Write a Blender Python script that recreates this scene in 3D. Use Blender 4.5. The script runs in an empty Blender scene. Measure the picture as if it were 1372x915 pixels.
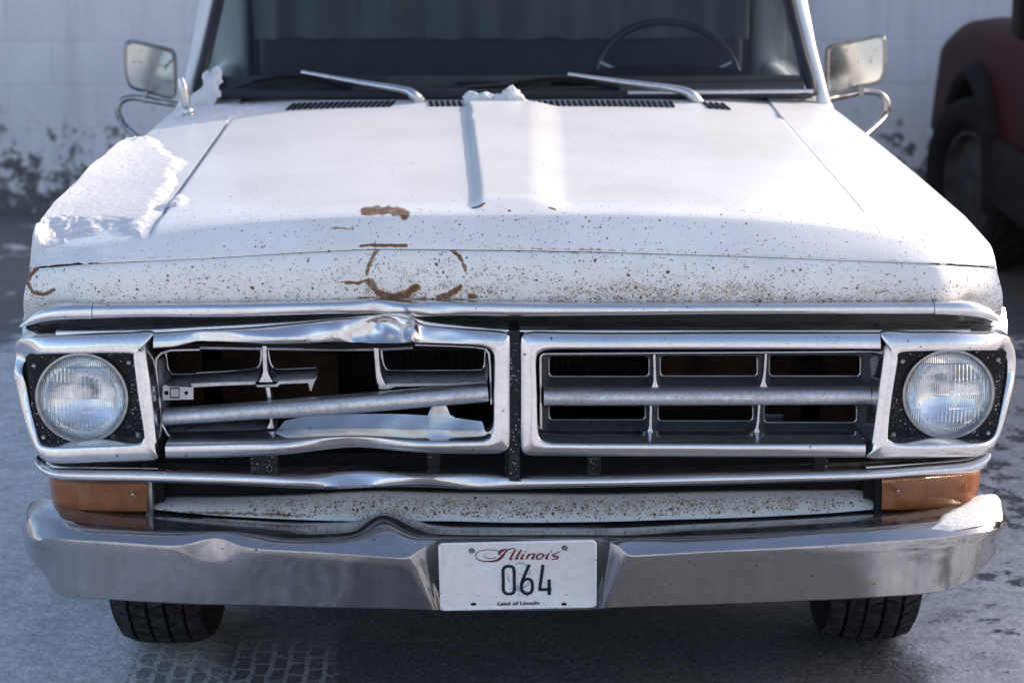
import bpy, bmesh, math, random
import numpy as np
from mathutils import Vector, Matrix, noise
R = math.radians
random.seed(7); rng = np.random.default_rng(7)
scene = bpy.context.scene
COL = scene.collection

# ------------------------------------------------------------------ camera
W, H, LENS = 1372.0, 915.0, 85.0
F = LENS / 36.0 * W
CAMP = np.array([-0.077, -4.45, 1.85]); PITCH, YAW = R(12.5), R(0.89)
cam_data = bpy.data.cameras.new('camera'); cam = bpy.data.objects.new('camera', cam_data); COL.objects.link(cam)
cam.location = CAMP; cam.rotation_euler = (R(90) - PITCH, 0, -YAW)
cam_data.lens = LENS; cam_data.sensor_width = 36; cam_data.clip_start = 0.05; cam_data.clip_end = 2000
cam_data.dof.use_dof = True; cam_data.dof.focus_distance = 4.62; cam_data.dof.aperture_fstop = 5.0
scene.camera = cam
fw = np.array([math.sin(YAW)*math.cos(PITCH), math.cos(YAW)*math.cos(PITCH), -math.sin(PITCH)])
rt = np.array([math.cos(YAW), -math.sin(YAW), 0.0]); up = np.cross(rt, fw)

# ------------------------------------------------------------------ sky, sun, exposure
SUN_EL, SUN_AZ = R(25), R(66)                    # azimuth from +Y (behind the truck) towards +X
world = bpy.data.worlds.new('World'); scene.world = world; world.use_nodes = True
wn = world.node_tree; bg = wn.nodes['Background']
sky = wn.nodes.new('ShaderNodeTexSky'); sky.sky_type = 'NISHITA'; sky.sun_disc = False
sky.sun_elevation = SUN_EL; sky.sun_rotation = SUN_AZ; sky.air_density = 1.0; sky.dust_density = 2.0; sky.ozone_density = 4.0
tint = wn.nodes.new('ShaderNodeMix'); tint.data_type = 'RGBA'; tint.blend_type = 'MULTIPLY'; tint.inputs[0].default_value = 1.0
tint.inputs[7].default_value = (1.44, 1.14, .98, 1); wn.links.new(sky.outputs[0], tint.inputs[6])
wn.links.new(tint.outputs[2], bg.inputs[0]); bg.inputs[1].default_value = 0.15
sun_data = bpy.data.lights.new('sun', 'SUN'); sun = bpy.data.objects.new('sun', sun_data); COL.objects.link(sun)
sun_data.energy = 2.1; sun_data.angle = R(0.5); sun_data.color = (1.0, 0.92, 0.78)
sdir = Vector((math.cos(SUN_EL)*math.sin(SUN_AZ), math.cos(SUN_EL)*math.cos(SUN_AZ), math.sin(SUN_EL)))
sun.rotation_euler = sdir.to_track_quat('Z', 'Y').to_euler(); sun.location = (6, 4, 6)
vs = scene.view_settings; vs.view_transform = 'Standard'; vs.look = 'None'; vs.gamma = 1.0; vs.exposure = 0.97
scene.cycles.use_denoising = True
scene.cycles.max_bounces = 8; scene.cycles.diffuse_bounces = 3; scene.cycles.transparent_max_bounces = 12

# ------------------------------------------------------------------ measuring: photo position + depth -> place
def P(px, py, Y=None, Z=None):
    d = fw*F + rt*(px - W/2) - up*(py - H/2)
    t = (Y - CAMP[1])/d[1] if Y is not None else (Z - CAMP[2])/d[2]
    return CAMP + d*t
def pix(co):
    v = np.asarray(co, float) - CAMP
    z = v @ fw
    return W/2 + F*(v @ rt)/z, H/2 - F*(v @ up)/z

# ------------------------------------------------------------------ object helpers
def link(name, me, mat=None, parent=None):
    o = bpy.data.objects.new(name, me); COL.objects.link(o)
    if mat is not None and me is not None: me.materials.append(mat)
    if parent is not None: o.parent = parent
    return o
def tag(o, label=None, cat=None, group=None, kind=None):
    if label: o['label'] = label
    if cat: o['category'] = cat
    if group: o['group'] = group
    if kind: o['kind'] = kind
    return o
def empty(name, loc=(0, 0, 0)):
    o = bpy.data.objects.new(name, None); COL.objects.link(o); o.location = loc; return o
def smooth(me, angle=35):
    me.polygons.foreach_set('use_smooth', [True]*len(me.polygons))
    me.set_sharp_from_angle(angle=R(angle))
def mesh_from(name, verts, faces, mat=None, parent=None, angle=35):
    me = bpy.data.meshes.new(name); me.from_pydata([tuple(v) for v in verts], [], faces); me.update()
    if angle: smooth(me, angle)
    return link(name, me, mat, parent)
def grid(name, G, mat, parent, closed_u=False, thick=0.0, angle=35, attrs=None, keep=None):
    """G: (nu, nv, 3) array of points."""
    G = np.asarray(G); nu, nv = G.shape[:2]
    V = G.reshape(-1, 3); faces = []
    for i in range(nu if closed_u else nu-1):
        i2 = (i+1) % nu
        for j in range(nv-1):
            q = (i*nv+j, i2*nv+j, i2*nv+j+1, i*nv+j+1)
            if keep is None or all(keep[k//nv, k % nv] for k in q): faces.append(q)
    o = mesh_from(name, V, faces, mat, parent, angle)
    if attrs:
        for k, a in attrs.items():
            at = o.data.attributes.new(k, 'FLOAT', 'POINT'); at.data.foreach_set('value', np.asarray(a, float).reshape(-1))
    if thick:
        m = o.modifiers.new('Solidify', 'SOLIDIFY'); m.thickness = thick; m.offset = 0
    return o
def catmull(P0, n, closed=False):
    """resample control rows (k, ...) to a smooth sequence, n steps for each span."""
    P0 = np.asarray(P0, float); k = len(P0); out = []
    for i in range(k if closed else k-1):
        a = P0[(i-1) % k] if closed or i > 0 else 2*P0[0]-P0[1]
        b, c = P0[i], P0[(i+1) % k]
        d = P0[(i+2) % k] if closed or i < k-2 else 2*P0[-1]-P0[-2]
        for s in range(n):
            t = s/n
            out.append(0.5*((2*b) + (c-a)*t + (2*a-5*b+4*c-d)*t*t + (3*b-a-3*c+d)*t**3))
    if not closed: out.append(P0[-1])
    return np.array(out)
def linear(P0, n, closed=False):
    P0 = np.asarray(P0, float); k = len(P0); out = []
    for i in range(k if closed else k-1):
        for s in range(n): out.append(P0[i] + (P0[(i+1) % k]-P0[i])*s/n)
    if not closed: out.append(P0[-1])
    return np.array(out)
def interp(x, pts):
    return np.interp(x, [p[0] for p in pts], [p[1] for p in pts])
ROUND = [(0, 1e9), (0, 0), (.04, -.45), (.12, -.72), (.28, -.93), (.5, -1), (.72, -.93), (.88, -.72), (.96, -.45), (1, 0), (1, 1e9)]
FLAT = [(0, 1e9), (0, 0), (.03, -.6), (.10, -1), (.9, -1), (.97, -.6), (1, 0), (1, 1e9)]
def apply_dents(V, dents):
    sh = V.shape; V = V.reshape(-1, 3)
    px, py = pix(V)
    for (x, y, rx, ry, vec) in dents:
        w = np.exp(-((px-x)/rx)**2 - ((py-y)/ry)**2)
        V = V + w[:, None]*np.array(vec)
    return V.reshape(sh)
def strip(name, st, mat, parent, bulge=.010, back=.03, prof=ROUND, closed=False, n=6, sm=True, dents=None, angle=40):
    """st: stations (ax, ay, bx, by, Y) = two edges of a formed strip at depth Y."""
    st = np.array([tuple(s) for s in st], float)
    S = (catmull if sm else linear)(st, n, closed)
    rows = []
    for s in S:
        a, b = P(s[0], s[1], s[4]), P(s[2], s[3], s[4])
        row = []
        for t, dy in prof:
            p = a + (b-a)*t
            row.append(p + np.array([0, back if dy > 1e6 else dy*bulge, 0]))
        rows.append(row)
    G = np.array(rows)
    if dents: G = apply_dents(G, dents)
    return grid(name, G, mat, parent, closed_u=closed, angle=angle)
def tube(name, pts, r, mat, parent, n=4, seg=10, closed=False, sm=True):
    pts = np.asarray(pts, float)
    C = (catmull if sm else linear)(pts, n, closed) if n > 1 else pts
    rr = np.asarray(r, float)*np.ones(len(pts))
    RR = (linear(rr[:, None], n, closed)[:, 0] if n > 1 else rr)
    k = len(C); rows = []; ref = None
    for i in range(k):
        t = C[(i+1) % k]-C[i-1] if closed else C[min(i+1, k-1)]-C[max(i-1, 0)]
        t = t/(np.linalg.norm(t)+1e-12)
        if ref is None:
            ref = np.cross(t, [0, 0, 1.0]);
            if np.linalg.norm(ref) < .1: ref = np.cross(t, [1.0, 0, 0])
        ref = ref - t*(ref @ t); ref /= np.linalg.norm(ref)
        b = np.cross(t, ref)
        rows.append([C[i]+RR[i]*(ref*math.cos(a)+b*math.sin(a)) for a in np.linspace(0, 2*math.pi, seg+1)])
    V = np.array(rows)
    o = grid(name, V, mat, parent, closed_u=closed, angle=50)
    if not closed:
        bm = bmesh.new(); bm.from_mesh(o.data); bmesh.ops.remove_doubles(bm, verts=bm.verts, dist=1e-6)
        ed = [e for e in bm.edges if e.is_boundary]
        if ed: bmesh.ops.holes_fill(bm, edges=ed, sides=0)
        bm.to_mesh(o.data); bm.free(); smooth(o.data, 50)
    return o
def lathe(name, prof, mat, parent, loc=(0, 0, 0), axis='Y', seg=64, angle=35):
    """prof: (radius, along) pairs; revolved about the axis."""
    rows = []
    for a in np.linspace(0, 2*math.pi, seg, endpoint=False):
        rows.append([(r*math.cos(a), y, r*math.sin(a)) if axis == 'Y' else (y, r*math.cos(a), r*math.sin(a)) for r, y in prof])
    o = grid(name, np.array(rows), mat, parent, closed_u=True, angle=angle); o.location = loc
    return o
def box(name, lo, hi, mat, parent, bevel=.004, seg=2):
    bm = bmesh.new(); bmesh.ops.create_cube(bm, size=1)
    lo, hi = np.array(lo, float), np.array(hi, float)
    for v in bm.verts: v.co = Vector(tuple((lo+hi)/2 + np.array(v.co)*(hi-lo)))
    if bevel: bmesh.ops.bevel(bm, geom=list(bm.edges), offset=bevel, segments=seg, affect='EDGES', profile=.6)
    bmesh.ops.recalc_face_normals(bm, faces=bm.faces)
    me = bpy.data.meshes.new(name); bm.to_mesh(me); bm.free(); smooth(me, 40)
    return link(name, me, mat, parent)
def prism(name, pts, y0, y1, mat, parent, bevel=0.0):
    """closed outline of places (n,3) extruded along Y between depths."""
    bm = bmesh.new()
    a = [bm.verts.new((p[0], y0, p[2])) for p in pts]; b = [bm.verts.new((p[0], y1, p[2])) for p in pts]
    bm.faces.new(a); bm.faces.new(b[::-1]); n = len(pts)
    for i in range(n): bm.faces.new((a[i], b[i], b[(i+1) % n], a[(i+1) % n]))
    bmesh.ops.recalc_face_normals(bm, faces=bm.faces)
    if bevel: bmesh.ops.bevel(bm, geom=list(bm.edges), offset=bevel, segments=2, affect='EDGES', profile=.5)
    me = bpy.data.meshes.new(name); bm.to_mesh(me); bm.free(); smooth(me, 35)
    return link(name, me, mat, parent)
def rrect(x0, y0, x1, y1, r, n=5):
    """rounded rectangle outline in photo pixels, clockwise from the top left."""
    out = []
    for cx, cy, a0 in ((x0+r, y0+r, 180), (x1-r, y0+r, 270), (x1-r, y1-r, 0), (x0+r, y1-r, 90)):
        for k in range(n+1):
            a = R(a0+90*k/n); out.append((cx+r*math.cos(a), cy+r*math.sin(a)))
    return out
def rquad(c, r, n=5):
    """rounded quadrilateral from four corners (tl, tr, br, bl)."""
    out = []
    c = [np.array(p, float) for p in c]
    for i in range(4):
        p, a, b = c[i], c[i-1], c[(i+1) % 4]
        rr = r[i] if isinstance(r, (list, tuple)) else r
        u = (a-p)/np.linalg.norm(a-p)*rr; v = (b-p)/np.linalg.norm(b-p)*rr
        for k in range(n+1):
            t = k/n; out.append(tuple((1-t)**2*(p+u)+2*t*(1-t)*p+t*t*(p+v)))
    return out

# ------------------------------------------------------------------ materials
class NT:
    def __init__(s, name):
        s.m = bpy.data.materials.new(name); s.m.use_nodes = True; s.t = s.m.node_tree
        s.b = s.t.nodes['Principled BSDF']; s.out = s.t.nodes['Material Output']
    def n(s, kind, **kw):
        nd = s.t.nodes.new('ShaderNode'+kind)
        for k, v in kw.items(): setattr(nd, k, v)
        return nd
    def l(s, a, b): s.t.links.new(a, b)
    def set(s, **kw):
        for k, v in kw.items():
            i = s.b.inputs[k.replace('_', ' ')]
            i.default_value = (*v, 1) if isinstance(v, tuple) and len(v) == 3 and len(i.default_value) == 4 else v
    def put(s, sock, v):
        if hasattr(v, 'is_linked') or hasattr(v, 'links'): s.l(v, sock)
        else: sock.default_value = (*v, 1) if isinstance(v, tuple) and len(v) == 3 and len(sock.default_value) == 4 else v
    def obj(s): return s.n('TexCoord').outputs['Object']
    def noise(s, scale, detail=4, rough=.6, vec=None, dist=0, sc=None):
        nd = s.n('TexNoise'); nd.inputs['Scale'].default_value = scale; nd.inputs['Detail'].default_value = detail
        nd.inputs['Roughness'].default_value = rough; nd.inputs['Distortion'].default_value = dist
        vec = vec or s.obj()
        if sc:
            mp = s.n('Mapping'); mp.inputs['Scale'].default_value = sc; s.l(vec, mp.inputs[0]); vec = mp.outputs[0]
        s.l(vec, nd.inputs['Vector']); return nd.outputs['Fac']
    def voro(s, scale, vec=None, feature='F1', sc=None):
        nd = s.n('TexVoronoi', feature=feature); nd.inputs['Scale'].default_value = scale
        vec = vec or s.obj()
        if sc:
            mp = s.n('Mapping'); mp.inputs['Scale'].default_value = sc; s.l(vec, mp.inputs[0]); vec = mp.outputs[0]
        s.l(vec, nd.inputs['Vector']); return nd
    def math(s, op, a, b=0.0, c=0.0, clamp=False):
        nd = s.n('Math', operation=op, use_clamp=clamp)
        for i, v in enumerate((a, b, c)): s.put(nd.inputs[i], v)
        return nd.outputs[0]
    def ramp(s, v, lo, hi, a=0.0, b=1.0):
        nd = s.n('MapRange', clamp=True, interpolation_type='SMOOTHSTEP')
        s.put(nd.inputs[0], v)
        for i, x in enumerate((lo, hi, a, b)): s.put(nd.inputs[i+1], x)
        return nd.outputs[0]
    def mix(s, f, a, b):
        nd = s.n('Mix', data_type='RGBA'); s.put(nd.inputs[0], f); s.put(nd.inputs[6], a); s.put(nd.inputs[7], b); return nd.outputs[2]
    def sep(s, v=None):
        nd = s.n('SeparateXYZ'); s.l(v or s.obj(), nd.inputs[0]); return nd.outputs
    def attr(s, name):
        nd = s.n('Attribute', attribute_name=name); return nd.outputs['Fac']
    def bump(s, h, dist=.002, strength=1.0, nxt=None):
        nd = s.n('Bump'); nd.inputs['Distance'].default_value = dist; nd.inputs['Strength'].default_value = strength
        s.l(h, nd.inputs['Height'])
        if nxt is not None: s.l(nxt, nd.inputs['Normal'])
        s.l(nd.outputs[0], s.b.inputs['Normal']); return nd.outputs[0]
    def specks(s, scale, density, rmin=.12, rmax=.42, vec=None):
        """scattered chips: one dot in a share of the cells."""
        v = s.voro(scale, vec)
        c = s.n('SeparateColor'); s.l(v.outputs['Color'], c.inputs[0])
        on = s.math('LESS_THAN', c.outputs[0], density)
        rad = s.math('MULTIPLY_ADD', s.math('POWER', c.outputs[1], 2.5), rmax-rmin, rmin)
        dn = s.math('ADD', v.outputs['Distance'], s.math('MULTIPLY', s.math('SUBTRACT', s.noise(scale*2.2, 2), .5), .75))
        dot = s.ramp(dn, rad, s.math('MULTIPLY', rad, .6), 0, 1)
        return s.math('MULTIPLY', on, dot)
    def base(s, v): s.put(s.b.inputs['Base Color'], v)
    def rough(s, v): s.put(s.b.inputs['Roughness'], v)

MATS = {}
def paint(name, rusty=False, k=1.0):
    t = NT(name)
    g = t.noise(3.0, 5, .6); fine = t.noise(60, 4, .7)
    col = t.mix(t.ramp(g, .35, .7), (.80, .80, .79), (.69, .69, .68))
    col = t.mix(t.math('MULTIPLY', t.ramp(t.noise(14, 6, .75, sc=(1, .3, 1)), .5, .75), .16), col, (.52, .51, .48))
    col = t.mix(t.math('MULTIPLY', t.ramp(fine, .5, .8), .10), col, (.45, .42, .36))
    rough = t.math('ADD', .30, t.math('MULTIPLY', g, .22))
    if rusty:
        dens, rust = t.attr('speck'), t.attr('rust')
        dens = t.math('MULTIPLY', dens, t.ramp(t.noise(28, 4, .7), .30, .66, .25, 1.5))
        s1 = t.specks(150*k, dens, .12, .46); s2 = t.specks(80*k, t.math('MULTIPLY', dens, .22), .10, .36); s3 = t.specks(290*k, t.math('MULTIPLY', dens, 1.3), .24, .58)
        s = t.math('MAXIMUM', t.math('MAXIMUM', s1, s2), s3)
        br = t.mix(t.noise(240, 2), (.045, .028, .016), (.24, .125, .04))
        stain = t.math('MULTIPLY', t.ramp(dens, .15, .9), t.ramp(t.noise(70, 6, .8), .42, .62))
        col = t.mix(t.math('MULTIPLY', stain, .62), col, (.36, .25, .10))
        rn = t.ramp(t.math('ADD', rust, t.math('MULTIPLY', t.math('SUBTRACT', t.noise(150, 6, .8, sc=(.5, 1, 1)), .52), 1.5)), .38, .62)
        rn = t.math('MULTIPLY', t.math('MULTIPLY', rn, t.ramp(rust, .02, .5)), t.ramp(t.noise(60, 5, .75), .2, .55, .6, 1.0))
        col = t.mix(rn, col, t.mix(t.ramp(rust, .4, 1), (.27, .145, .05), (.12, .052, .018)))
        col = t.mix(s, col, br)
        rough = t.math('MAXIMUM', rough, t.math('MULTIPLY', t.math('MAXIMUM', s, rn), .85))
        t.bump(t.math('SUBTRACT', fine, t.math('MULTIPLY', s, 2.0)), .0004)
    else:
        t.bump(t.noise(9, 3), .0012)
    t.base(col); t.rough(rough); t.set(Coat_Weight=.25, Coat_Roughness=.15)
    return t.m
MATS['paint'] = paint('white_truck_paint'); MATS['rusty'] = paint('rust_chipped_white_paint', True); MATS['pitted'] = paint('rust_pitted_white_paint', True, .8)

def chrome(name, film=.2, rough=.10, pit=.05, streak=False, tint=(.76, .76, .77), wav=.0006, filmcol=.30):
    t = NT(name)
    n1 = t.noise(7, 5, .65); n2 = t.noise(95, 4, .7)
    st = t.noise(30, 4, .7, sc=(1.0, .25, .12)) if streak else n2
    f = t.math('MULTIPLY', t.ramp(t.math('MULTIPLY_ADD', st, .55, t.math('MULTIPLY', n1, .45)), .32, .72), film*1.7)
    sp = t.specks(120, pit, .1, .4)
    col = t.mix(sp, tint, (.16, .14, .12))
    t.base(col); t.set(Metallic=1.0)
    t.rough(t.math('ADD', rough, t.math('MULTIPLY', n1, .12)))
    h = t.math('ADD', t.math('MULTIPLY', t.noise(5, 2), 1.0), t.math('MULTIPLY', n2, .02))
    bn = t.bump(h, wav*8)
    d = t.n('BsdfDiffuse'); d.inputs[0].default_value = (filmcol, filmcol, filmcol*1.02, 1)
    mx = t.n('MixShader'); t.l(f, mx.inputs[0]); t.l(t.b.outputs[0], mx.inputs[1]); t.l(d.outputs[0], mx.inputs[2])
    t.l(mx.outputs[0], t.out.inputs[0])
    return t.m
MATS['chrome'] = chrome('weathered_chrome', .15, .085)
MATS['bumper'] = chrome('filmed_bumper_chrome', .26, .055, .05, True, tint=(.47, .47, .48), wav=.0003, filmcol=.2)
MATS['sheet'] = chrome('scuffed_bright_sheet', .10, .12, .10, tint=(.66, .66, .68))
MATS['alu'] = chrome('dull_aluminium', .50, .28, .03, tint=(.70, .70, .72))
def simple(name, col, rough=.5, metal=0.0, nscale=40, var=.25, bump=.0006, spec=.5):
    t = NT(name); n = t.noise(nscale, 5, .65)
    a = tuple(c*(1-var) for c in col); b = tuple(min(1, c*(1+var)) for c in col)
    t.base(t.mix(t.ramp(n, .3, .7), a, b)); t.rough(t.math('ADD', rough-.08, t.math('MULTIPLY', n, .16)))
    t.set(Metallic=metal, Specular_IOR_Level=spec)
    if bump: t.bump(n, bump)
    return t.m
def salted(name, base, dens):
    t = NT(name)
    z = t.sep()[2]
    big = t.noise(14, 3)
    d = t.math('MULTIPLY', t.ramp(big, .35, .7), dens)
    s = t.math('MAXIMUM', t.specks(210, d, .14, .42), t.specks(420, d, .2, .45))
    t.base(t.mix(s, t.mix(big, base, tuple(c*1.8 for c in base)), (.55, .55, .57))); t.rough(.6); t.set(Specular_IOR_Level=.18); t.bump(s, .0006)
    return t.m
MATS['salted'] = salted('salt_flecked_black_metal', (.012, .012, .014), .55)
MATS['black'] = simple('flat_black', (.010, .010, .012), .7, spec=.15)
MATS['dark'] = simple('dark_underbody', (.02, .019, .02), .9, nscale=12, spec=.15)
MATS['rustbrown'] = simple('rusty_inner_panel', (.045, .024, .016), .8, nscale=18, var=.5, spec=.15)
MATS['greyplastic'] = simple('grey_grille_plastic', (.15, .155, .17), .42, nscale=60)
MATS['rubber'] = simple('worn_tyre_rubber', (.034, .033, .034), .8, nscale=40, var=.6, spec=.2, bump=.001)
MATS['carcass'] = simple('dark_tyre_carcass', (.010, .010, .011), .8, nscale=25, var=.5, spec=.2)
MATS['seal'] = simple('rubber_seal', (.014, .014, .016), .5)
MATS['trimedge'] = simple('satin_silver_edge', (.58, .58, .60), .30, metal=1.0, nscale=90, var=.12)
MATS['plainplastic'] = simple('pale_broken_plastic', (.58, .57, .54), .55, nscale=70, var=.15)
MATS['vinyl'] = simple('dark_dash_vinyl', (.016, .017, .021), .6)
MATS['wheelsteel'] = simple('dull_wheel_steel', (.45, .45, .46), .4, metal=.7)

# ------------------------------------------------------------------ ground
def ground_mat():
    t = NT('dirty_snow_ground')
    o = t.obj(); x, y, z = t.sep(o)
    big = t.noise(.55, 5, .6, dist=.3); mid = t.noise(3.2, 6, .68); fine = t.noise(38, 5, .7); grit = t.noise(85, 4, .75)
    # bare, wet asphalt beneath and ahead of the truck; snow and slush to both sides
    ax = t.math('ABSOLUTE', t.math('ADD', x, -.12))
    cover = t.math('ADD', t.ramp(ax, .50, 1.0), t.math('MULTIPLY', t.math('SUBTRACT', mid, .5), 1.5))
    cover = t.math('ADD', cover, t.ramp(y, -1.0, -2.0, 0, 1.2))
    cover = t.math('SUBTRACT', cover, t.math('MULTIPLY', t.ramp(x, .9, 1.2), t.math('MULTIPLY', t.ramp(t.noise(7, 6, .75), .50, .60), .75)))
    far = t.math('MULTIPLY', t.ramp(y, 3.2, 4.6), t.ramp(y, 7.6, 6.4))
    cover = t.math('SUBTRACT', cover, t.math('MULTIPLY', far, t.math('ADD', .35, t.ramp(t.noise(2.3, 5, .7), .3, .55))))
    cover = t.ramp(t.math('ADD', cover, t.math('MULTIPLY', t.math('SUBTRACT', fine, .5), .55)), .30, .72)
    # tyre prints: blocks pressed into the slush
    def track(cx, half, sx, sy, off):
        mp = t.n('Mapping'); mp.inputs['Location'].default_value = off; mp.inputs['Rotation'].default_value = (0, 0, R(90))
        wv = t.n('VectorMath', operation='MULTIPLY_ADD'); nn = t.n('TexNoise'); nn.inputs['Scale'].default_value = 22; t.l(o, nn.inputs[0]); t.l(nn.outputs['Color'], wv.inputs[0]); wv.inputs[1].default_value = (.022, .045, 0); t.l(o, wv.inputs[2]); t.l(wv.outputs[0], mp.inputs[0])
        b = t.n('TexBrick'); t.l(mp.outputs[0], b.inputs[0]); b.offset = .5
        b.inputs['Scale'].default_value = 1.0; b.inputs['Mortar Size'].default_value = .007; b.inputs['Mortar Smooth'].default_value = .4
        b.inputs['Brick Width'].default_value = sy; b.inputs['Row Height'].default_value = sx
        d = t.math('ABSOLUTE', t.math('SUBTRACT', x, cx))
        return b.outputs['Fac'], t.ramp(t.math('ADD', d, t.math('MULTIPLY', t.math('SUBTRACT', fine, .5), .05)), half, half-.02)
    wob = t.n('Mapping'); 
    f1, m1 = track(-.505, .125, .040, .078, (0, 0, 0)); f2, m2 = track(-.735, .105, .040, .075, (.01, .013, 0)); f3, m3 = track(.76, .10, .042, .078, (0, .01, 0))
    yfade = t.ramp(y, 1.0, .6)
    m2 = t.math('MULTIPLY', m2, t.ramp(mid, .40, .62)); m3 = t.math('MULTIPLY', m3, t.ramp(mid, .42, .6))
    def blend(f, m): return t.math('MULTIPLY', t.math('MULTIPLY', m, yfade), t.ramp(t.math('ADD', t.math('SUBTRACT', 1.0, f), t.math('MULTIPLY', t.math('SUBTRACT', fine, .5), .9)), .35, .75))
    tr = t.math('MAXIMUM', t.math('MAXIMUM', blend(f1, m1), t.math('MULTIPLY', blend(f2, m2), .7)), t.math('MULTIPLY', blend(f3, m3), .6))
    cover1 = t.math('MAXIMUM', cover, t.math('MULTIPLY', t.math('MULTIPLY', m1, yfade), .75))
    cover2 = t.math('MULTIPLY', cover1, t.math('SUBTRACT', 1.0, t.math('MULTIPLY', tr, .92)))
    blot = t.noise(11, 6, .75)
    snow = t.mix(t.ramp(fine, .3, .7), (.86, .86, .86), (.56, .56, .565))
    snow = t.mix(t.math('MULTIPLY', t.ramp(blot, .45, .65), .35), snow, (.34, .335, .34))
    snow = t.mix(t.ramp(y, -1.0, -2.2), snow, t.mix(fine, (.88, .88, .88), (.70, .70, .70)))  # unseen snow ahead made whiter to bounce more fill onto the truck front
    snow = t.mix(t.math('MULTIPLY', t.ramp(grit, .56, .68), .5), snow, (.12, .115, .115))
    asph = t.mix(t.ramp(grit, .35, .7), (.07, .07, .073), (.24, .238, .24))
    asph = t.mix(t.math('MULTIPLY', t.ramp(mid, .45, .75), .6), asph, (.14, .14, .155))
    t.base(t.mix(cover2, asph, snow)); t.rough(t.math('MULTIPLY_ADD', cover2, .35, .5))
    h = t.math('ADD', t.math('MULTIPLY', cover2, .6), t.math('ADD', t.math('MULTIPLY', fine, .5), t.math('MULTIPLY', grit, .25)))
    t.bump(h, .02)
    return t.m
def ax_lin(dense0, dense1, step, far):
    a = np.arange(dense0, dense1+1e-6, step); g = []
    s = step; p = dense1
    while p < far: s *= 1.5; p += s; g.append(p)
    g2 = []; s = step; p = dense0
    while p > -far: s *= 1.5; p -= s; g2.append(p)
    return np.array(g2[::-1]+list(a)+g)
xs, ys = ax_lin(-2.6, 2.8, .045, 300), ax_lin(-1.4, 7.0, .045, 300)
GG = np.zeros((len(xs), len(ys), 3))
for i, x in enumerate(xs):
    for j, y in enumerate(ys):
        z = 0
        if -6 < x < 6 and -5 < y < 8:
            z = .010*noise.noise(Vector((x*2.1, y*2.1, 3.3))) + .006*noise.noise(Vector((x*7, y*7, 1.3)))
            z += .02*max(0, min(1, (abs(x)-.95)/.3))
            fade = max(0, min(1, (5.5-abs(x))/2))*max(0, min(1, (y+4.5)/2))*max(0, min(1, (8-y)/1.2)); z = z*fade - .004
        GG[i, j] = (x, y, z)
tag(grid('ground', GG, ground_mat(), None, angle=60), 'dirty snow and dark slush trodden over asphalt, with tyre prints', 'ground', kind='structure')

# ------------------------------------------------------------------ wall behind
def wall_mat():
    t = NT('peeling_white_block_paint')
    tc = t.n('TexCoord'); geo = t.n('NewGeometry'); pos = geo.outputs['Position']; x, y, z = t.sep(pos)
    big = t.noise(1.1, 5, .6, vec=pos); mid = t.noise(5, 6, .7, vec=pos); fine = t.noise(45, 4, .7, vec=pos)
    col = t.mix(t.ramp(big, .35, .7), (.86, .85, .86), (.74, .73, .76))
    oi = t.n('ObjectInfo'); col = t.mix(t.math('MULTIPLY', oi.outputs['Random'], .16), col, (.46, .46, .50))
    col = t.mix(t.math('MULTIPLY', t.ramp(fine, .45, .75), .25), col, (.40, .40, .44))
    low = t.ramp(z, .48, .10)
    hi = t.noise(16, 6, .75, vec=pos)
    pn = t.math('ADD', t.math('MULTIPLY', t.math('SUBTRACT', mid, .5), 1.2), t.math('MULTIPLY', t.math('SUBTRACT', hi, .5), 2.2))
    peel = t.ramp(t.math('ADD', pn, t.math('MULTIPLY', low, .42)), .22, .42)
    peel = t.math('MULTIPLY', peel, t.ramp(z, .58, .34))
    run = t.math('MULTIPLY', t.ramp(t.noise(3, 5, .7, vec=pos, sc=(2.2, 1, .35)), .48, .75), .30)
    col = t.mix(run, col, (.33, .33, .36))
    col = t.mix(peel, col, t.mix(fine, (.07, .068, .07), (.20, .19, .19)))
    t.base(col); t.rough(.75); t.bump(t.math('ADD', fine, t.math('MULTIPLY', peel, -1.5)), .003)
    return t.m
WY = 6.6
wm = wall_mat()
wall = box('block_wall', (-7.01, WY+.0035, -.1), (7.21, WY+.20, 2.42), wm, None, bevel=0)
tag(wall, 'white painted concrete block wall with dark peeling paint near its foot', 'wall', kind='thing')
blocks = []
for k in range(4):
    bm = bmesh.new(); bmesh.ops.create_cube(bm, size=1)
    for v in bm.verts:
        v.co = Vector((v.co.x*.3955, v.co.y*.05, v.co.z*.1955)) + Vector((random.uniform(-.001, .001), random.uniform(-.0012, .0012), random.uniform(-.001, .001)))
    bmesh.ops.bevel(bm, geom=[e for e in bm.edges if all(v.co.y < 0 for v in e.verts)], offset=.0035, segments=1, affect='EDGES')
    me = bpy.data.meshes.new('block'); bm.to_mesh(me); bm.free(); me.materials.append(wm); blocks.append(me)
for r in range(8):
    for c in range(-18, 19):
        xx = c*.4 + (.2 if r % 2 else 0)
        if not -6.85 < xx < 7.05: continue
        o = link('block', blocks[random.randrange(4)], None, wall); o.location = (xx, WY+.0248+random.uniform(-.001, .001), .1+r*.2)
pipe = tube('wall_pipe', [(1.27, WY-.05, 2.2), (1.27, WY-.05, 1.5), (1.27, WY-.05, .85)], .04, simple('dark_pipe', (.03, .027, .025), .6), None, n=2, sm=False)
tag(pipe, 'dark pipe running down the white block wall behind the cab', 'pipe')

# ================================================================== the pickup truck
truck = empty('pickup_truck', (0, 0, 0))
tag(truck, 'old white pickup truck with smashed chrome grille, rust specks and dented bumper', 'pickup truck')
M = MATS
def bow(px):
    u = abs(px-689)
    return .05*(u/640)**2 + .045*max(0, (u-600)/60)**2

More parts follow.
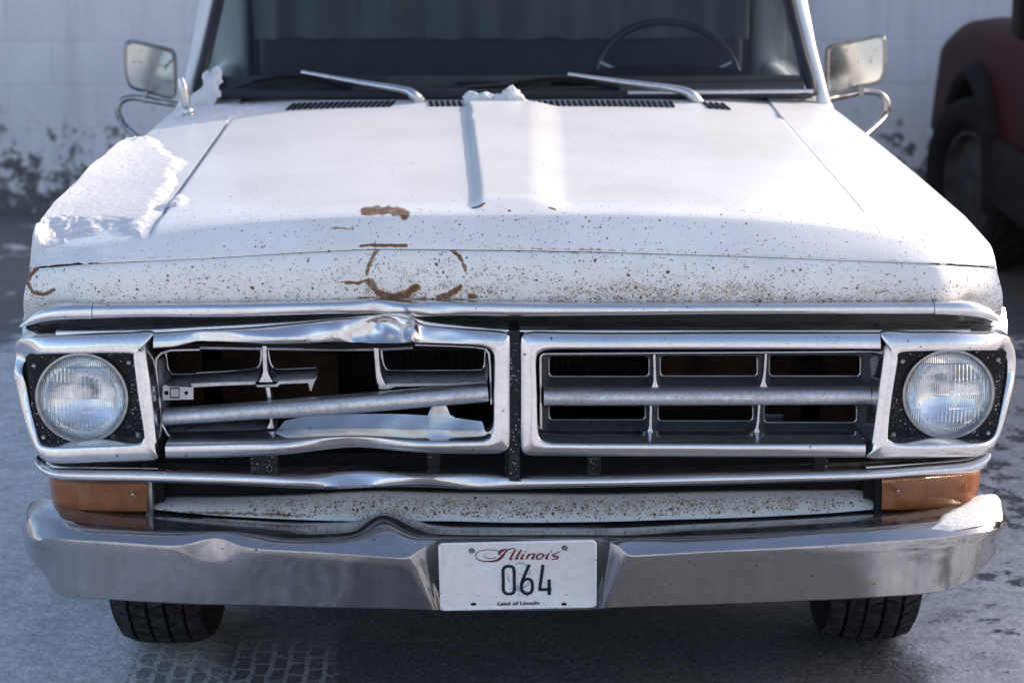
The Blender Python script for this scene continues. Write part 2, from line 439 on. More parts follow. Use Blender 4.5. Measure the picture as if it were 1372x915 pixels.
# ---- hood and fenders: one body surface cut along the hood seams
ZC = [(.03, .983), (.045, 1.012), (.055, 1.031), (.065, 1.050), (.075, 1.0685), (.083, 1.0825), (.088, 1.0895), (.094, 1.0935), (.103, 1.0960), (.125, 1.0980), (.16, 1.0998), (.3, 1.104), (.5, 1.109), (.8, 1.117), (1.1, 1.126), (1.40, 1.136), (1.7, 1.150)]
SX = [(.02, .925), (.06, .930), (.10, .935), (.15, .937), (.25, .937), (.45, .929), (.8, .90), (1.1, .873), (1.45, .835), (1.7, .80)]
SZ = [(.03, .958), (.10, .977), (.15, .990), (.25, 1.008), (.45, 1.026), (.8, 1.052), (1.1, 1.073), (1.45, 1.100), (1.7, 1.122)]
XH = [(.0, .705), (.20, .70), (.27, .692), (1.4, .665), (1.7, .66)]
def body_z(x, y):
    ye = y-(front_edge_y(x)-.045)*(1-sstep(.15, .7, y))
    zc, sx, sz = interp(ye, ZC), interp(y, SX), interp(y, SZ)
    return zc - (zc-sz)*min(1.3, (abs(x)/sx))**3
def sstep(a, b, x):
    t = min(1, max(0, (x-a)/(b-a))); return t*t*(3-2*t)
def front_edge_y(x):       # plan line of the seam above the header panel
    u = abs(x); return .045 + .05*(u/.92)**2 + .085*sstep(.80, .94, u)
def seam_z(x):             # height of that seam, measured in the photo
    Y = front_edge_y(x)
    pxs = [(35, 357), (100, 352), (200, 347), (300, 342), (400, 336), (500, 331), (600, 332), (690, 333), (800, 335), (900, 338), (1000, 341), (1100, 345), (1200, 349), (1335, 356)]
    px = pix((x, Y, 1.0))[0]
    return P(px, interp(px, pxs), Y)[2]
def hood_z(x, y):
    z = body_z(x, y) + .004*sstep(.10, .16, y)
    w = np.interp(y, [.25, 1.4], [.070, .097])
    rise = .0135*sstep(.088, .150, y)
    for s in (-1, 1):
        pass
    u = x-.005
    z += rise*(1-(sstep(w-.004, w+.003+.016*(1-y/1.4), -u) if u < 0 else sstep(w-.05, w+.035, u)))
    return z
def blend_front(x, y, z):
    Y0 = front_edge_y(x); k = 1-sstep(Y0, Y0+.05, y)
    return z + (seam_z(x)-body_z(x, Y0))*k
hx = np.linspace(-1, 1, 261)
hv = np.unique(np.concatenate([np.linspace(0, 1, 60), np.linspace(0, .18, 40), np.linspace(0, .07, 44)]))
G = np.zeros((len(hx), len(hv)+2, 3)); rust = np.zeros(G.shape[:2]); speck = np.zeros(G.shape[:2])
for i, u in enumerate(hx):
    for j, v in enumerate(hv):
        y0 = front_edge_y(u*.70); y1 = 1.40-.02*abs(u)**2-.045*sstep(.8, 1, abs(u)); y = y0+(y1-y0)*v
        x = u*interp(y, XH)
        z = blend_front(x, y, hood_z(x, y)); e = 1-abs(u)
        z -= (.011 if u < 0 else .005)*(1-sstep(0, .016, e))*sstep(.10, .15, y)          # rolled side edge
        z -= .006*(1-sstep(0, .012, 1-v))
        G[i, j+2] = (x, y, z)
    G[i, 1] = G[i, 2]+np.array([0, .0015, -.004]); G[i, 0] = G[i, 2]+np.array([0, .02, -.006])
def seg_dist(px, py, poly):
    d = np.full(px.shape, 1e9)
    for (x0, y0), (x1, y1) in zip(poly[:-1], poly[1:]):
        vx, vy = x1-x0, y1-y0; t = np.clip(((px-x0)*vx+(py-y0)*vy)/(vx*vx+vy*vy+1e-9), 0, 1)
        d = np.minimum(d, np.hypot(px-x0-t*vx, py-y0-t*vy))
    return d
def rust_at(V, arcs):
    px, py = pix(V.reshape(-1, 3)); m = np.zeros(len(px))
    wob = np.array([noise.noise(Vector((a*.11, b*.13, 0))) for a, b in zip(px, py)])
    for poly, wd, s in arcs:
        d = seg_dist(px, py, poly)
        m = np.maximum(m, s*np.clip(1.3-d/(wd*1.3*(1+.55*wob)), 0, 1))
    return m.reshape(V.shape[:2]), px.reshape(V.shape[:2]), py.reshape(V.shape[:2])
hood_arcs = [([(489, 283), (505, 282), (520, 282), (535, 285), (544, 288)], 6.5, .9), ([(440, 306), (470, 306)], 2.2, .6), ([(472, 308), (476, 301)], 1.5, .7),
             ([(634, 279), (642, 277), (648, 273)], 1.6, 1), ([(735, 278), (744, 281)], 1.3, .9), ([(483, 329), (545, 329)], 2.2, 1), ([(640, 331), (900, 336)], 1.6, .7), ([(505, 330), (503, 321)], 1.2, .7), ([(60, 353), (480, 331)], 1.2, .5), ([(900, 337), (1330, 354)], 1.1, .45)]
rust, hpx, hpy = rust_at(G, hood_arcs)
speck = .012 + .055*np.clip((hpy-255)/40, 0, 1) + .05*np.exp(-((hpx-700)/260)**2)*np.clip((hpy-270)/40, 0, 1)
hood = grid('hood', G, M['rusty'], truck, attrs={'rust': rust, 'speck': speck}, angle=50)
for side in (-1, 1):
    fv = np.unique(np.concatenate([np.linspace(0, 1, 46), np.linspace(0, .2, 24), np.linspace(0, .08, 20)]))
    fu = np.array([-.02, 0, .03, .08, .2, .35, .5, .65, .78, .88, .94, .98, 1.0])
    down = [(.005, -.006), (.010, -.02), (.015, -.05), (.018, -.10), (.020, -.17), (.020, -.27), (.012, -.42)]
    G = np.zeros((len(fu)+len(down), len(fv)+2, 3))
    for j, v in enumerate(fv):
        for i in range(len(fu)+len(down)):
            u = fu[min(i, len(fu)-1)]
            y = .05+(1.66-.05)*v
            xi = interp(y, XH)+.004*sstep(.2, .3, y); xo = interp(y, SX)
            x = xi+(xo-xi)*u; yy = y
            for _ in range(6):
                Y0 = front_edge_y(x); yy = Y0+(1.66-Y0)*v
                x = side*(interp(yy, XH)+(.0035 if side < 0 else .0012)*sstep(.22, .32, yy)+(interp(yy, SX)-interp(yy, XH))*u)
            z = blend_front(x, yy, body_z(x, yy))
            if u < 0: z -= .02
            if i >= len(fu):
                dx, dz = down[i-len(fu)]; x += side*dx; z += dz
                yy = yy + (1-v)**3*[0, .0, .004, .03, .12, .25, .40][i-len(fu)]
            G[i, j+2] = (x, yy, z)
    G[:, 1] = G[:, 2]+np.array([0, .0015, -.004]); G[:, 0] = G[:, 2]+np.array([0, .02, -.006])
    arcs = [([(60, 353), (480, 331)], 1.2, .5), ([(900, 337), (1330, 354)], 1.1, .45)]
    rust, fpx, fpy = rust_at(G, arcs)
    fen = grid('fender', G, M['rusty'], truck, attrs={'rust': rust, 'speck': .015+.05*np.clip((fpy-280)/50, 0, 1)}, angle=50)
    fen['label'] = 'snow-covered fender' if side < 0 else 'clean sunlit fender'
    if side < 0: FEN = G[:, 2:].copy()

# ---- header panel with the ghost of its lost letters in rust
TRIM = [(28, 434, 438), (45, 420, 434), (65, 412, 430), (90, 408, 428), (125, 407, 427), (200, 406, 425), (300, 405, 425), (400, 403, 422), (470, 401, 420), (500, 399, 419), (530, 401, 421), (560, 402, 424), (620, 403, 423), (690, 404, 424), (800, 405, 423), (1000, 405, 421), (1250, 404, 421), (1290, 404, 423), (1315, 408, 426), (1330, 415, 430), (1338, 426, 432)]
NX, NR = 620, 34
G = np.zeros((NX, NR, 3))
for i, u in enumerate(np.linspace(-1, 1, NX)):
    x = .938*math.sin(u*math.pi/2*.93)/math.sin(math.pi/2*.93); Yt = front_edge_y(x); zt = seam_z(x)
    px = pix((x, Yt, zt))[0]; pyb = interp(px, [(a, b) for a, b, c in TRIM])+5
    k = sstep(.86, .94, abs(x))
    Yb = Yt+.012; xb = x+math.copysign(.020*k, x)
    zb = P(px, pyb, Yb)[2]
    for j, t in enumerate(np.linspace(0, 1, NR)):
        y = Yt+(Yb-Yt)*t-.016*math.sin(math.pi*min(1, t*1.05))**.8
        G[i, j] = (x+(xb-x)*t+math.copysign(.006*k*math.sin(math.pi*t), x), y+.004*(1-sstep(0, .06, t)), (zt-.0045)+(zb-zt)*t)
arcs = [([(507, 335), (500, 343), (495, 354), (491, 368)], 3.0, .85), ([(497, 377), (502, 387), (512, 395), (530, 397), (545, 393), (559, 383)], 5.0, .95),
        ([(606, 336), (614, 342), (620, 350), (624, 363)], 2.8, .85), ([(588, 398), (600, 395), (609, 390), (616, 384)], 4.0, .95), ([(463, 378), (480, 379), (494, 375), (502, 382)], 2.6, .8),
        ([(483, 333), (546, 332)], 2.0, 1), ([(560, 334), (900, 340)], 1.8, .75), ([(628, 396), (638, 397)], 3.2, .9),
        ([(51, 359), (41, 369), (37, 379), (44, 391), (58, 395), (73, 388)], 2.8, .9), ([(52, 358), (66, 357), (76, 364)], 1.6, .5), ([(60, 355), (480, 334)], 1.3, .6), ([(900, 341), (1330, 357)], 1.3, .6),
        ([(480, 398), (620, 400)], 1.6, .7)]
rust, ppx, ppy = rust_at(G, arcs)
tt = np.clip((ppy-345)/55, 0, 1)
speck = .13+.20*tt**2 + .75*np.exp(-((ppx-840)/75)**2-((ppy-398)/17)**2) + .45*np.exp(-((ppx-1010)/110)**2-((ppy-400)/20)**2) + .20*np.exp(-((ppx-560)/110)**2-((ppy-370)/30)**2) + .30*np.exp(-((ppx-1200)/160)**2-((ppy-400)/12)**2) + .18*np.exp(-((ppx-700)/300)**2)*tt
grid('header_panel', G, M['rusty'], truck, attrs={'rust': rust, 'speck': speck}, thick=.002, angle=50)

tube('hood_seam_shade', [(x, front_edge_y(x)+.007, seam_z(x)-.0045) for x in np.linspace(-.925, .925, 80)], .0055, M['black'], truck, n=1, seg=8)  # black tube stands in for the shade inside the seam gap
# ---- chrome molding under the header panel: centre strip and two end caps
hd = [(515, 411, 55, 14, (0, .010, -.004)), (545, 413, 24, 9, (0, -.010, .003)), (590, 411, 30, 10, (0, .005, 0))]
cs = [(a, b, a, c, .038+bow(a)) for a, b, c in TRIM]
mold = strip('hood_molding', cs[4:17], M['chrome'], truck, bulge=.014, back=.03, n=10, dents=hd)
strip('molding_end_cap', [(124, 406.5, 124, 427.5, .036+bow(124))]+cs[3::-1], M['chrome'], truck, bulge=.015, back=.03, n=6)
strip('molding_end_cap', [(1251, 403.5, 1251, 421.5, .036+bow(1251))]+cs[17:], M['chrome'], truck, bulge=.015, back=.03, n=6)

# ---- grille surround
gd = [(452, 447, 30, 22, (0, -.012, .006)), (515, 440, 34, 12, (0, .022, .004)), (552, 452, 10, 26, (0, -.022, .004)), (490, 452, 26, 8, (0, .012, -.004)), (530, 462, 22, 7, (0, -.012, 0)), (290, 455, 45, 9, (0, .008, .005)), (370, 452, 40, 9, (0, -.009, 0)), (600, 452, 30, 12, (0, .008, 0)), (553, 447, 4, 14, (0, -.010, .006)), (470, 452, 5, 20, (0, .008, -.003)), (505, 446, 6, 8, (0, -.010, .002)), (536, 436, 8, 6, (0, -.008, 0)), (415, 452, 5, 12, (0, .005, 0)), (325, 458, 6, 8, (0, -.005, .002)), (266, 456, 5, 10, (0, .006, .003)), (470, 596, 60, 14, (0, .014, .003)), (380, 600, 40, 12, (0, -.008, 0)), (560, 598, 40, 10, (0, -.006, 0))]
def fr(rows): return [(a, b, c, d, e+bow((a+c)/2)) for a, b, c, d, e in rows]
FP = [(0, 1e9), (0, .4), (.02, .15), (.08, -.12), (.2, -.44), (.35, -.70), (.5, -.88), (.64, -.98), (.78, -1), (.90, -.97), (.96, -.85), (1, -.5), (1, 1e9)]
left_frame = [(206, 447, 206, 466, 0.030), (235, 445.5, 235, 464, 0.030), (262, 444, 262, 460, 0.030), (330, 440, 330, 460, 0.030), (400, 434, 400, 459.5, 0.033), (455, 429, 455, 459, 0.037), (500, 425, 500, 459, 0.041), (530, 424, 530, 458, 0.043), (552, 428, 552, 458, 0.037), (570, 437, 570, 459.5, 0.031), (610, 441, 610, 461, 0.030),
              (640, 443, 640, 462.5, 0.030), (664, 444.5, 652, 465, 0.030), (678, 447, 659, 470, 0.030), (684, 455, 662, 480, 0.030), (684, 500, 662, 510, 0.030), (684, 545, 661.5, 548, 0.030), (684, 585, 661, 572, 0.030), (682, 601, 658, 583, 0.030), (672, 607, 650, 588, 0.030), (655, 608, 640, 589.5, 0.030),
              (600, 608, 600, 589.5, 0.030), (540, 605, 540, 588, 0.035), (480, 603, 480, 587, 0.039), (420, 606, 420, 588, 0.033), (360, 610, 360, 591, 0.030), (300, 613, 300, 593, 0.030), (222, 614, 222, 595, 0.030)]
strip('grille_frame', fr(left_frame), M['chrome'], truck, bulge=.009, back=.09, prof=FP, n=6, dents=gd)['label'] = 'buckled grille frame'
right_frame = [(1179, 446.5, 1179, 467, 0.030), (1000, 446.5, 1000, 467, 0.030), (850, 447, 850, 467, 0.030), (760, 446.5, 765, 467, 0.030), (716, 446, 734, 468, 0.030), (702, 449, 722, 473, 0.030), (697, 458, 718.5, 482, 0.030), (697, 500, 719, 512, 0.030), (697, 550, 720, 550, 0.030), (697, 590, 721, 575, 0.030), (699, 604, 725, 587, 0.030), (707, 610, 737, 592, 0.030), (740, 611, 760, 593, 0.030), (850, 612, 850, 593.5, 0.030), (1000, 612.5, 1000, 594, 0.030), (1159, 613, 1159, 594, 0.030)]
strip('grille_frame', fr(right_frame), M['chrome'], truck, bulge=.009, back=.09, prof=FP, n=6)
lb = [(205, 446.5, 178, 474, 0.028), (170, 447, 165, 472.5, 0.028), (120, 448.5, 115, 472.5, 0.029), (60, 450.5, 58, 474, 0.035), (30, 454, 43, 475.5, 0.045), (19, 462, 36, 480, 0.050), (16, 478, 35, 490, 0.050), (18, 500, 37, 508, 0.045), (25, 535, 41, 538, 0.045), (34, 570, 48, 570, 0.045), (44, 597, 54, 590, 0.045), (55, 614, 62, 596.5, 0.040), (75, 621, 85, 597.5, 0.035), (130, 620, 130, 596, 0.030), (190, 618, 183, 593.5, 0.028), (210, 615, 192, 588, 0.028), (211, 600, 193, 578, 0.028), (203, 520, 185.5, 530, 0.028), (196.5, 468, 179.5, 482, 0.028)]
bd = [(20, 480, 12, 16, (.006, .012, 0)), (30, 497, 10, 14, (-.004, -.008, 0))]
strip('headlight_surround', fr(lb), M['chrome'], truck, bulge=.0085, back=.09, prof=FP, n=6, closed=True, dents=bd)
rb = [(1181, 446, 1204, 473, 0.028), (1225, 446, 1225, 470, 0.028), (1280, 446, 1280, 469, 0.030), (1330, 447.5, 1328, 469, 0.035), (1352, 452, 1340, 471, 0.045), (1360, 466, 1346, 478, 0.050), (1362, 490, 1347, 495, 0.050), (1358, 520, 1344, 522, 0.045), (1350, 553, 1339, 550, 0.045), (1341, 583, 1333, 576, 0.045), (1328, 604, 1325, 588, 0.045), (1312, 611, 1312, 592.5, 0.040), (1260, 613, 1260, 593.5, 0.030), (1210, 614, 1210, 593.5, 0.028), (1162, 613.5, 1193, 590, 0.028), (1167, 596, 1189, 580, 0.028), (1176, 530, 1195, 528, 0.028), (1184, 468, 1202, 484, 0.028)]
strip('headlight_surround', fr(rb), M['chrome'], truck, bulge=.0085, back=.09, prof=FP, n=6, closed=True)
# shelf running back from the surround under the hood, and the black gap above it
sh = [(30, 440, 455), (75, 434, 452), (205, 431, 449), (330, 427, 442), (440, 424, 433), (520, 421, 427), (560, 424, 435), (620, 428, 443), (700, 430, 447), (850, 431, 449), (1180, 431, 449), (1300, 430, 450), (1350, 436, 456)]
S = catmull(np.array(sh, float), 8); G = []
for x, t, b in S:
    a, c = P(x, t, .16+bow(x)), P(x, b, .045+bow(x))
    G.append([a+np.array([0, .03, .03]), a] + [a+(c-a)*k+np.array([0, 0, -.006*math.sin(math.pi*k)]) for k in (.2, .4, .55, .62, .68, .8, .9)]+[c])
G = apply_dents(np.array(G), [(500, 432, 40, 10, (0, .0, .008)), (540, 432, 22, 8, (0, 0, -.010)), (430, 436, 40, 8, (0, 0, .006))])
grid('grille_shelf', G, M['chrome'], truck, angle=30)
strip('shelf_edge', [(a, b, a, b+w, .048+bow(a)) for a, b, w in ((75, 443, 7), (205, 440.5, 7), (330, 434, 7), (430, 428, 6), (500, 422, 5), (540, 421, 6), (575, 431, 7), (640, 438, 6), (700, 441, 4.5), (850, 441.5, 4.5), (1180, 441.5, 4.5), (1300, 441, 5))], M['chrome'], truck, bulge=.004, back=.02, n=6, dents=gd)
prism('hood_latch_panel', [P(35, 400, .24), P(1335, 400, .24), P(1335, 470, .24), P(35, 470, .24)], .24, .26, M['black'], truck)

# ---- headlights
def headlight(cx, cy, quad, sidelabel):
    c = P(cx, cy, .118)
    root = empty('headlight', tuple(c)); root.parent = truck; root['label'] = sidelabel
    # black mounting plate with a round hole
    poly = rquad(quad, 9, 4); n = len(poly); poly = np.array(poly); pts = []
    for k in range(72):
        a = 2*math.pi*k/72; d = np.array([math.cos(a), math.sin(a)]); best = 1e9
        for i in range(n):
            p, q = poly[i]-np.array([cx, cy]), poly[(i+1) % n]-np.array([cx, cy]); e = q-p
            den = d[0]*e[1]-d[1]*e[0]
            if abs(den) < 1e-9: continue
            t = (p[0]*e[1]-p[1]*e[0])/den; s = (p[0]*d[1]-p[1]*d[0])/den
            if t > 0 and -1e-6 <= s <= 1+1e-6: best = min(best, t)
        o = P(cx+d[0]*best, cy+d[1]*best, .122)-c; o[1] = .004
        i_ = np.array([.0915*d[0], .004, -.0915*d[1]])
        pts.append([o+np.array([0, .004, 0]), o, o+(i_-o)*.5, o+(i_-o)*.96, i_, i_+np.array([0, .03, 0])])
    grid('mounting_plate', np.array(pts), M['salted'], root, closed_u=True, angle=30)
    r = .0865
    lathe('trim_ring', [(r-.0045, .004), (r-.004, -.004), (r-.001, -.0085), (r+.003, -.008), (r+.0055, -.003), (r+.006, .012)], M['ring'], root, seg=96)
    lathe('reflector', [(r-.004, 0), (r-.006, .010), (r-.012, .019), (r-.022, .029), (r-.038, .039), (r-.055, .045), (.016, .049), (.014, .05), (.0, .050)], M['reflector'], root, seg=72, angle=60)
    # bulb shield
    lathe('bulb_cap', [(.014, .048), (.014, .030), (.011, .026), (0, .025)], M['trimedge'], root, seg=32)
    # fluted glass lens
    rows = []; rr = np.concatenate([np.linspace(0, .96, 60), [.985, 1.0]])
    NA = 180
    G = np.zeros((NA, len(rr), 3))
    for i in range(NA):
        a = 2*math.pi*i/NA
        for j, q in enumerate(rr):
            x, z = (r-.004)*q*math.cos(a), (r-.004)*q*math.sin(a)
            y = -.014*(1-q*q)-.001
            G[i, j] = (x, y, z)
    lens = grid('lens', G, M['lens'], root, closed_u=True, angle=60)
    # four plate screws
    for (sx, sy) in ((.17, .13), (.83, .12), (.83, .88), (.17, .88)):
        tl, tr, br, bl = [np.array(q, float) for q in quad]
        s = (1-sy)*((1-sx)*tl+sx*tr)+sy*((1-sx)*bl+sx*br)
        if abs(sx-.5) > .2:
            s = (1-sy)*((1-(.07 if sx < .5 else .93))*tl+(.07 if sx < .5 else .93)*tr)+sy*((1-(.07 if sx < .5 else .93))*bl+(.07 if sx < .5 else .93)*br)
        sc = lathe('screw', [(0, -.0035), (.0022, -.0035), (.0024, -.0015), (.0042, -.002), (.0048, 0), (.0048, .003)], M['screw'], root, loc=tuple(P(s[0], s[1], .119)-c), seg=14)
    return root
M['ring'] = simple('dull_headlight_ring', (.33, .33, .34), .30, metal=1.0, var=.2)
M['screw'] = simple('zinc_screw', (.30, .30, .31), .4, metal=.9)
def reflector_mat():
    t = NT('silvered_reflector'); t.set(Metallic=1.0, Base_Color=(.85, .86, .88)); t.rough(.16); t.bump(t.noise(22, 3), .003); return t.m
M['reflector'] = reflector_mat()
def lens_mat():
    t = NT('fluted_headlight_glass')
    x, y, z = t.sep()
    # vertical flutes, with bands of different pitch as moulded into the glass
    band = t.math('FLOOR', t.math('MULTIPLY', z, 34))
    f1 = t.math('SINE', t.math('MULTIPLY', x, 1500)); f2 = t.math('SINE', t.math('MULTIPLY', x, 820))
    m = t.ramp(t.math('SINE', t.math('MULTIPLY_ADD', band, 2.4, t.math('FLOOR', t.math('MULTIPLY', x, 19)))), -.2, .2)
    fl = t.math('ADD', t.math('MULTIPLY', f1, t.math('SUBTRACT', 1.0, m)), t.math('MULTIPLY', f2, m))
    step = t.math('FRACT', t.math('MULTIPLY', z, 34)); edge = t.ramp(step, .0, .12, 1.0, 0.0)
    h = t.math('ADD', t.math('MULTIPLY', fl, .5), t.math('MULTIPLY', edge, 1.2))
    bp = t.n('Bump'); bp.inputs['Distance'].default_value = .0013; t.l(h, bp.inputs['Height'])
    g = t.n('BsdfGlossy'); g.inputs['Roughness'].default_value = .03; t.l(bp.outputs[0], g.inputs['Normal'])
    rf = t.n('BsdfRefraction'); rf.inputs['IOR'].default_value = 1.12; rf.inputs['Roughness'].default_value = .03; t.l(bp.outputs[0], rf.inputs['Normal'])
    rf.inputs[0].default_value = (.93, .95, .96, 1)
    fre = t.n('Fresnel'); fre.inputs[0].default_value = 1.5; t.l(bp.outputs[0], fre.inputs['Normal'])
    mx = t.n('MixShader'); t.l(fre.outputs[0], mx.inputs[0]); t.l(rf.outputs[0], mx.inputs[1]); t.l(g.outputs[0], mx.inputs[2])
    df = t.n('BsdfDiffuse'); df.inputs[0].default_value = (.5, .5, .5, 1)
    m2 = t.n('MixShader'); t.put(m2.inputs[0], t.ramp(t.noise(60, 4), .4, .8, .03, .16)); t.l(mx.outputs[0], m2.inputs[1]); t.l(df.outputs[0], m2.inputs[2])
    t.l(m2.outputs[0], t.out.inputs[0]); return t.m
M['lens'] = lens_mat()
headlight(110.5, 532, [(33, 473), (181, 470), (197, 596), (50, 601)], 'headlight at the smashed end of the grille')
headlight(1270, 527, [(1201, 467), (1350, 466), (1332, 595), (1185, 597)], 'headlight at the intact end of the grille')

# ---- behind the grille
box('grille_support', (-.90, .20, P(690, 640, .20)[2]), (.90, .22, P(690, 606, .20)[2]), M['black'], truck, bevel=.001)
for a, b in ((573, 590), (677, 697), (787, 805), (335, 372), (1090, 1110)):
    p, q = P(a, 640, .12), P(b, 603, .12)
    box('lower_grille_post', (p[0], .118, p[2]), (q[0], .14, q[2]), M['salted'], truck, bevel=.002)
p, q = P(682, 645, .03), P(696.5, 443, .03)
box('center_divider', (p[0], .032, p[2]), (q[0], .12, q[2]), M['salted'], truck, bevel=.002)
rad = empty('radiator', (0, .47, 0)); rad.parent = truck
a, b = P(440, 660, .5), P(885, 430, .5)
box('core', (a[0], .03, a[2]), (b[0], .07, b[2]), M['black'], rad, bevel=.002)
V = []; Fc = []
for k, x in enumerate(np.arange(a[0]+.01, b[0]-.01, .0135)):
    w = .0028; z0, z1 = a[2]+.01, b[2]-.01; i = len(V)
    V += [(x-w, .028, z0), (x, .018, z0), (x+w, .028, z0), (x-w, .028, z1), (x, .018, z1), (x+w, .028, z1)]
    Fc += [(i, i+1, i+4, i+3), (i+1, i+2, i+5, i+4)]
tag(mesh_from('tubes', V, Fc, simple('radiator_tube_black', (.03, .03, .032), .5), rad, angle=20), kind='stuff')
for x0, x1 in ((195, 452), (878, 1195)):
    a, b = P(x0, 665, .42), P(x1, 425, .42)
    sp = box('radiator_support', (a[0], .42, a[2]), (b[0], .44, b[2]), M['rustbrown'], truck, bevel=.004)
    cx = 298 if x0 < 500 else 1080
    a, b = P(cx-20, 502, .415), P(cx+20, 483, .415)
    box('support_slot', (a[0]-0, .414, a[2]), (b[0], .419, b[2]), M['black'], sp, bevel=.002)
    a, b = P(cx-60, 575, .40), P(cx-30, 555, .40)
    box('support_clip', (a[0], .40, a[2]), (b[0], .419, b[2]), M['screw'], sp, bevel=.002)
box('bay_floor_blocker', (-.80, .16, .36), (.80, 1.5, .40), M['dark'], truck, bevel=0)  # dark box panels added to block light behind the grille
box('bay_back_blocker', (-.80, .9, .38), (.80, .92, 1.0), M['dark'], truck, bevel=0)
for s in (-1, 1):
    box('inner_fender', (s*.80-.01, .26, .62), (s*.80+.01, .55, .90), M['dark'], truck, bevel=0)

# ---- grille inserts
def funnel(name, f, b, Yf, Yb, mat, parent, bead=True, closed=True):
    G = [[P(*p, Yf+bow(p[0])), P(*p, Yf+.004+bow(p[0])), P(*q, Yb+bow(q[0])), P(*q, Yb+.008+bow(q[0]))] for p, q in zip(f, b)]
    o = grid(name, np.array(G), mat, parent, closed_u=closed, angle=40)
    if bead: tube('cell_edge', [P(*q, Yb-.001+bow(q[0])) for q in b], .0019, M['trimedge'], o, n=1, seg=6, closed=closed)
    return o
ins = empty('grille_insert', tuple(P(945, 530, .13))); ins.parent = truck; ins['label'] = 'intact grey grille insert with six openings'
def under(o, par):
    o.parent = par; o.location = -Vector(par.location); return o
def ring_rim(outer, inner, Y, par, closed=True, mat=None, name='rim', bulge=.004):
    st = [(p[0], p[1], q[0], q[1], Y+bow(p[0])) for p, q in zip(outer, inner)]
    return under(strip(name, st, mat or M['trimedge'], None, bulge=bulge, back=.02, n=2, sm=False, closed=closed), par)
ring_rim(rquad([(722, 472), (1178, 469), (1167, 589), (723, 588)], 9), rquad([(726, 475.5), (1174, 472.5), (1163.5, 585), (727, 584)], 7), .118, ins)
cells = [((727, 474, 877, 521), (735, 476, 870, 504.5)), ((879, 474, 1024, 520), (884, 475.5, 1015, 504)), ((1026, 473, 1171, 520), (1030, 475, 1153, 504)),
         ((727, 543, 872, 585), (735, 541, 865, 562.5)), ((874, 542, 1016, 585), (881, 541, 1009, 564)), ((1018, 542, 1163, 585), (1023, 541, 1148, 566))]
for f, b in cells:
    o = funnel('cell', rrect(*f, 5), rrect(*b, 6), .126, .185, M['greyplastic'], None); under(o, ins)
for (xt, yt, xb, yb) in ((876.5, 474, 877.5, 521), (1026, 473, 1023, 520), (872, 543, 871, 583), (1017, 542, 1014, 583)):
    st = [(xt-2.2, yt, xt+2.2, yt, .121+bow(xt)), (xt*.5+xb*.5-2.4, yt*.45+yb*.55, xt*.5+xb*.5+2.4, yt*.45+yb*.55, .121+bow(xt)), (xb-3.2, yb-9, xb+3.2, yb-9, .121+bow(xt)), (xb-6.5, yb-2, xb+6.5, yb-2, .12+bow(xt)), (xb-9, yb, xb+9, yb, .12+bow(xt))]
    under(strip('divider', st, M['trimedge'], None, bulge=.005, back=.02, n=3), ins)
under(strip('center_bar', [(728.5, 520.5, 728.5, 543, .106+bow(728)), (850, 520.5, 850, 543, .106+bow(850)), (1000, 520, 1000, 542.5, .106+bow(1000)), (1166, 519, 1165, 541.5, .106+bow(1165))], M['alu'], None, bulge=.016, back=.015, n=4), ins)
under(prism('broken_tab', [P(x, y, .115+bow(1170)) for x, y in ((1164, 478), (1172, 474), (1177, 477), (1178, 498), (1174, 503), (1171, 497), (1166, 501))], .128, .131, M['greyplastic'], None), ins)

bro = empty('grille_insert', tuple(P(430, 530, .13))); bro.parent = truck; bro['label'] = 'smashed grey grille insert with its bar hanging loose'
ol = [(268, 466), (228, 467), (215, 471), (208, 479), (207, 492), (211, 530), (217, 572), (222, 583), (232, 588), (250, 588), (310, 584), (371, 580)]
il = [(268, 470), (230, 471), (218, 474.5), (212, 481), (211, 493), (215, 530), (221, 571), (226, 580), (234, 584), (250, 584.5), (310, 580.5), (371, 576.5)]
ring_rim(ol, il, .118, bro, closed=False)
def sheet(name, quads, Y0, Y1, mat, par, n=3, thick=.003):
    """quads: (front edge px,py ; rear edge px,py) pairs."""
    G = [[P(a, b, Y0+bow(a)), P((a+c)/2, (b+d)/2, (Y0+Y1)/2+bow(a)), P(c, d, Y1+bow(c))] for a, b, c, d in quads]
    return under(grid(name, np.array(G), mat, None, thick=thick, angle=45), par)
sheet('broken_panel', [(226, 581, 226, 569), (300, 580, 300, 562), (371, 576, 368, 561)], .125, .17, M['greyplastic'], bro)
sheet('broken_panel', [(212, 482, 222, 478), (213, 510, 224, 494), (214, 520, 229, 501), (217, 545, 227, 540), (221, 575, 227, 568)], .122, .165, M['greyplastic'], bro)
sheet('broken_panel', [(217, 520, 229, 502), (240, 518, 240, 502), (262, 516, 262, 501.5)], .124, .175, M['greyplastic'], bro)
sheet('broken_panel', [(258, 515, 263, 500), (300, 513, 300, 498), (335, 511, 335, 494.5), (349, 510, 349, 491)], .122, .178, M['greyplastic'], bro)
sheet('broken_panel', [(362, 510, 364, 491), (372, 510, 372, 494.5), (400, 508, 402, 494), (420, 507, 426, 493), (424, 505, 427, 497)], .122, .178, M['greyplastic'], bro)
def bead(pts, Y, par, r=.002, n=3): return under(tube('cell_edge', [P(x, y, Y+bow(x)) for x, y in pts], r, M['trimedge'], None, n=n, seg=6), par)
bead([(222, 473), (224, 490), (227, 498), (233, 501.5), (262, 501.5)], .174, bro)
bead([(263, 500), (300, 498), (335, 495.5), (347, 491), (350, 480), (350, 464)], .174, bro)
bead([(358, 464), (361, 482), (365, 491), (373, 495), (424, 493)], .174, bro)
bead([(371, 578), (371, 562)], .14, bro, n=1)
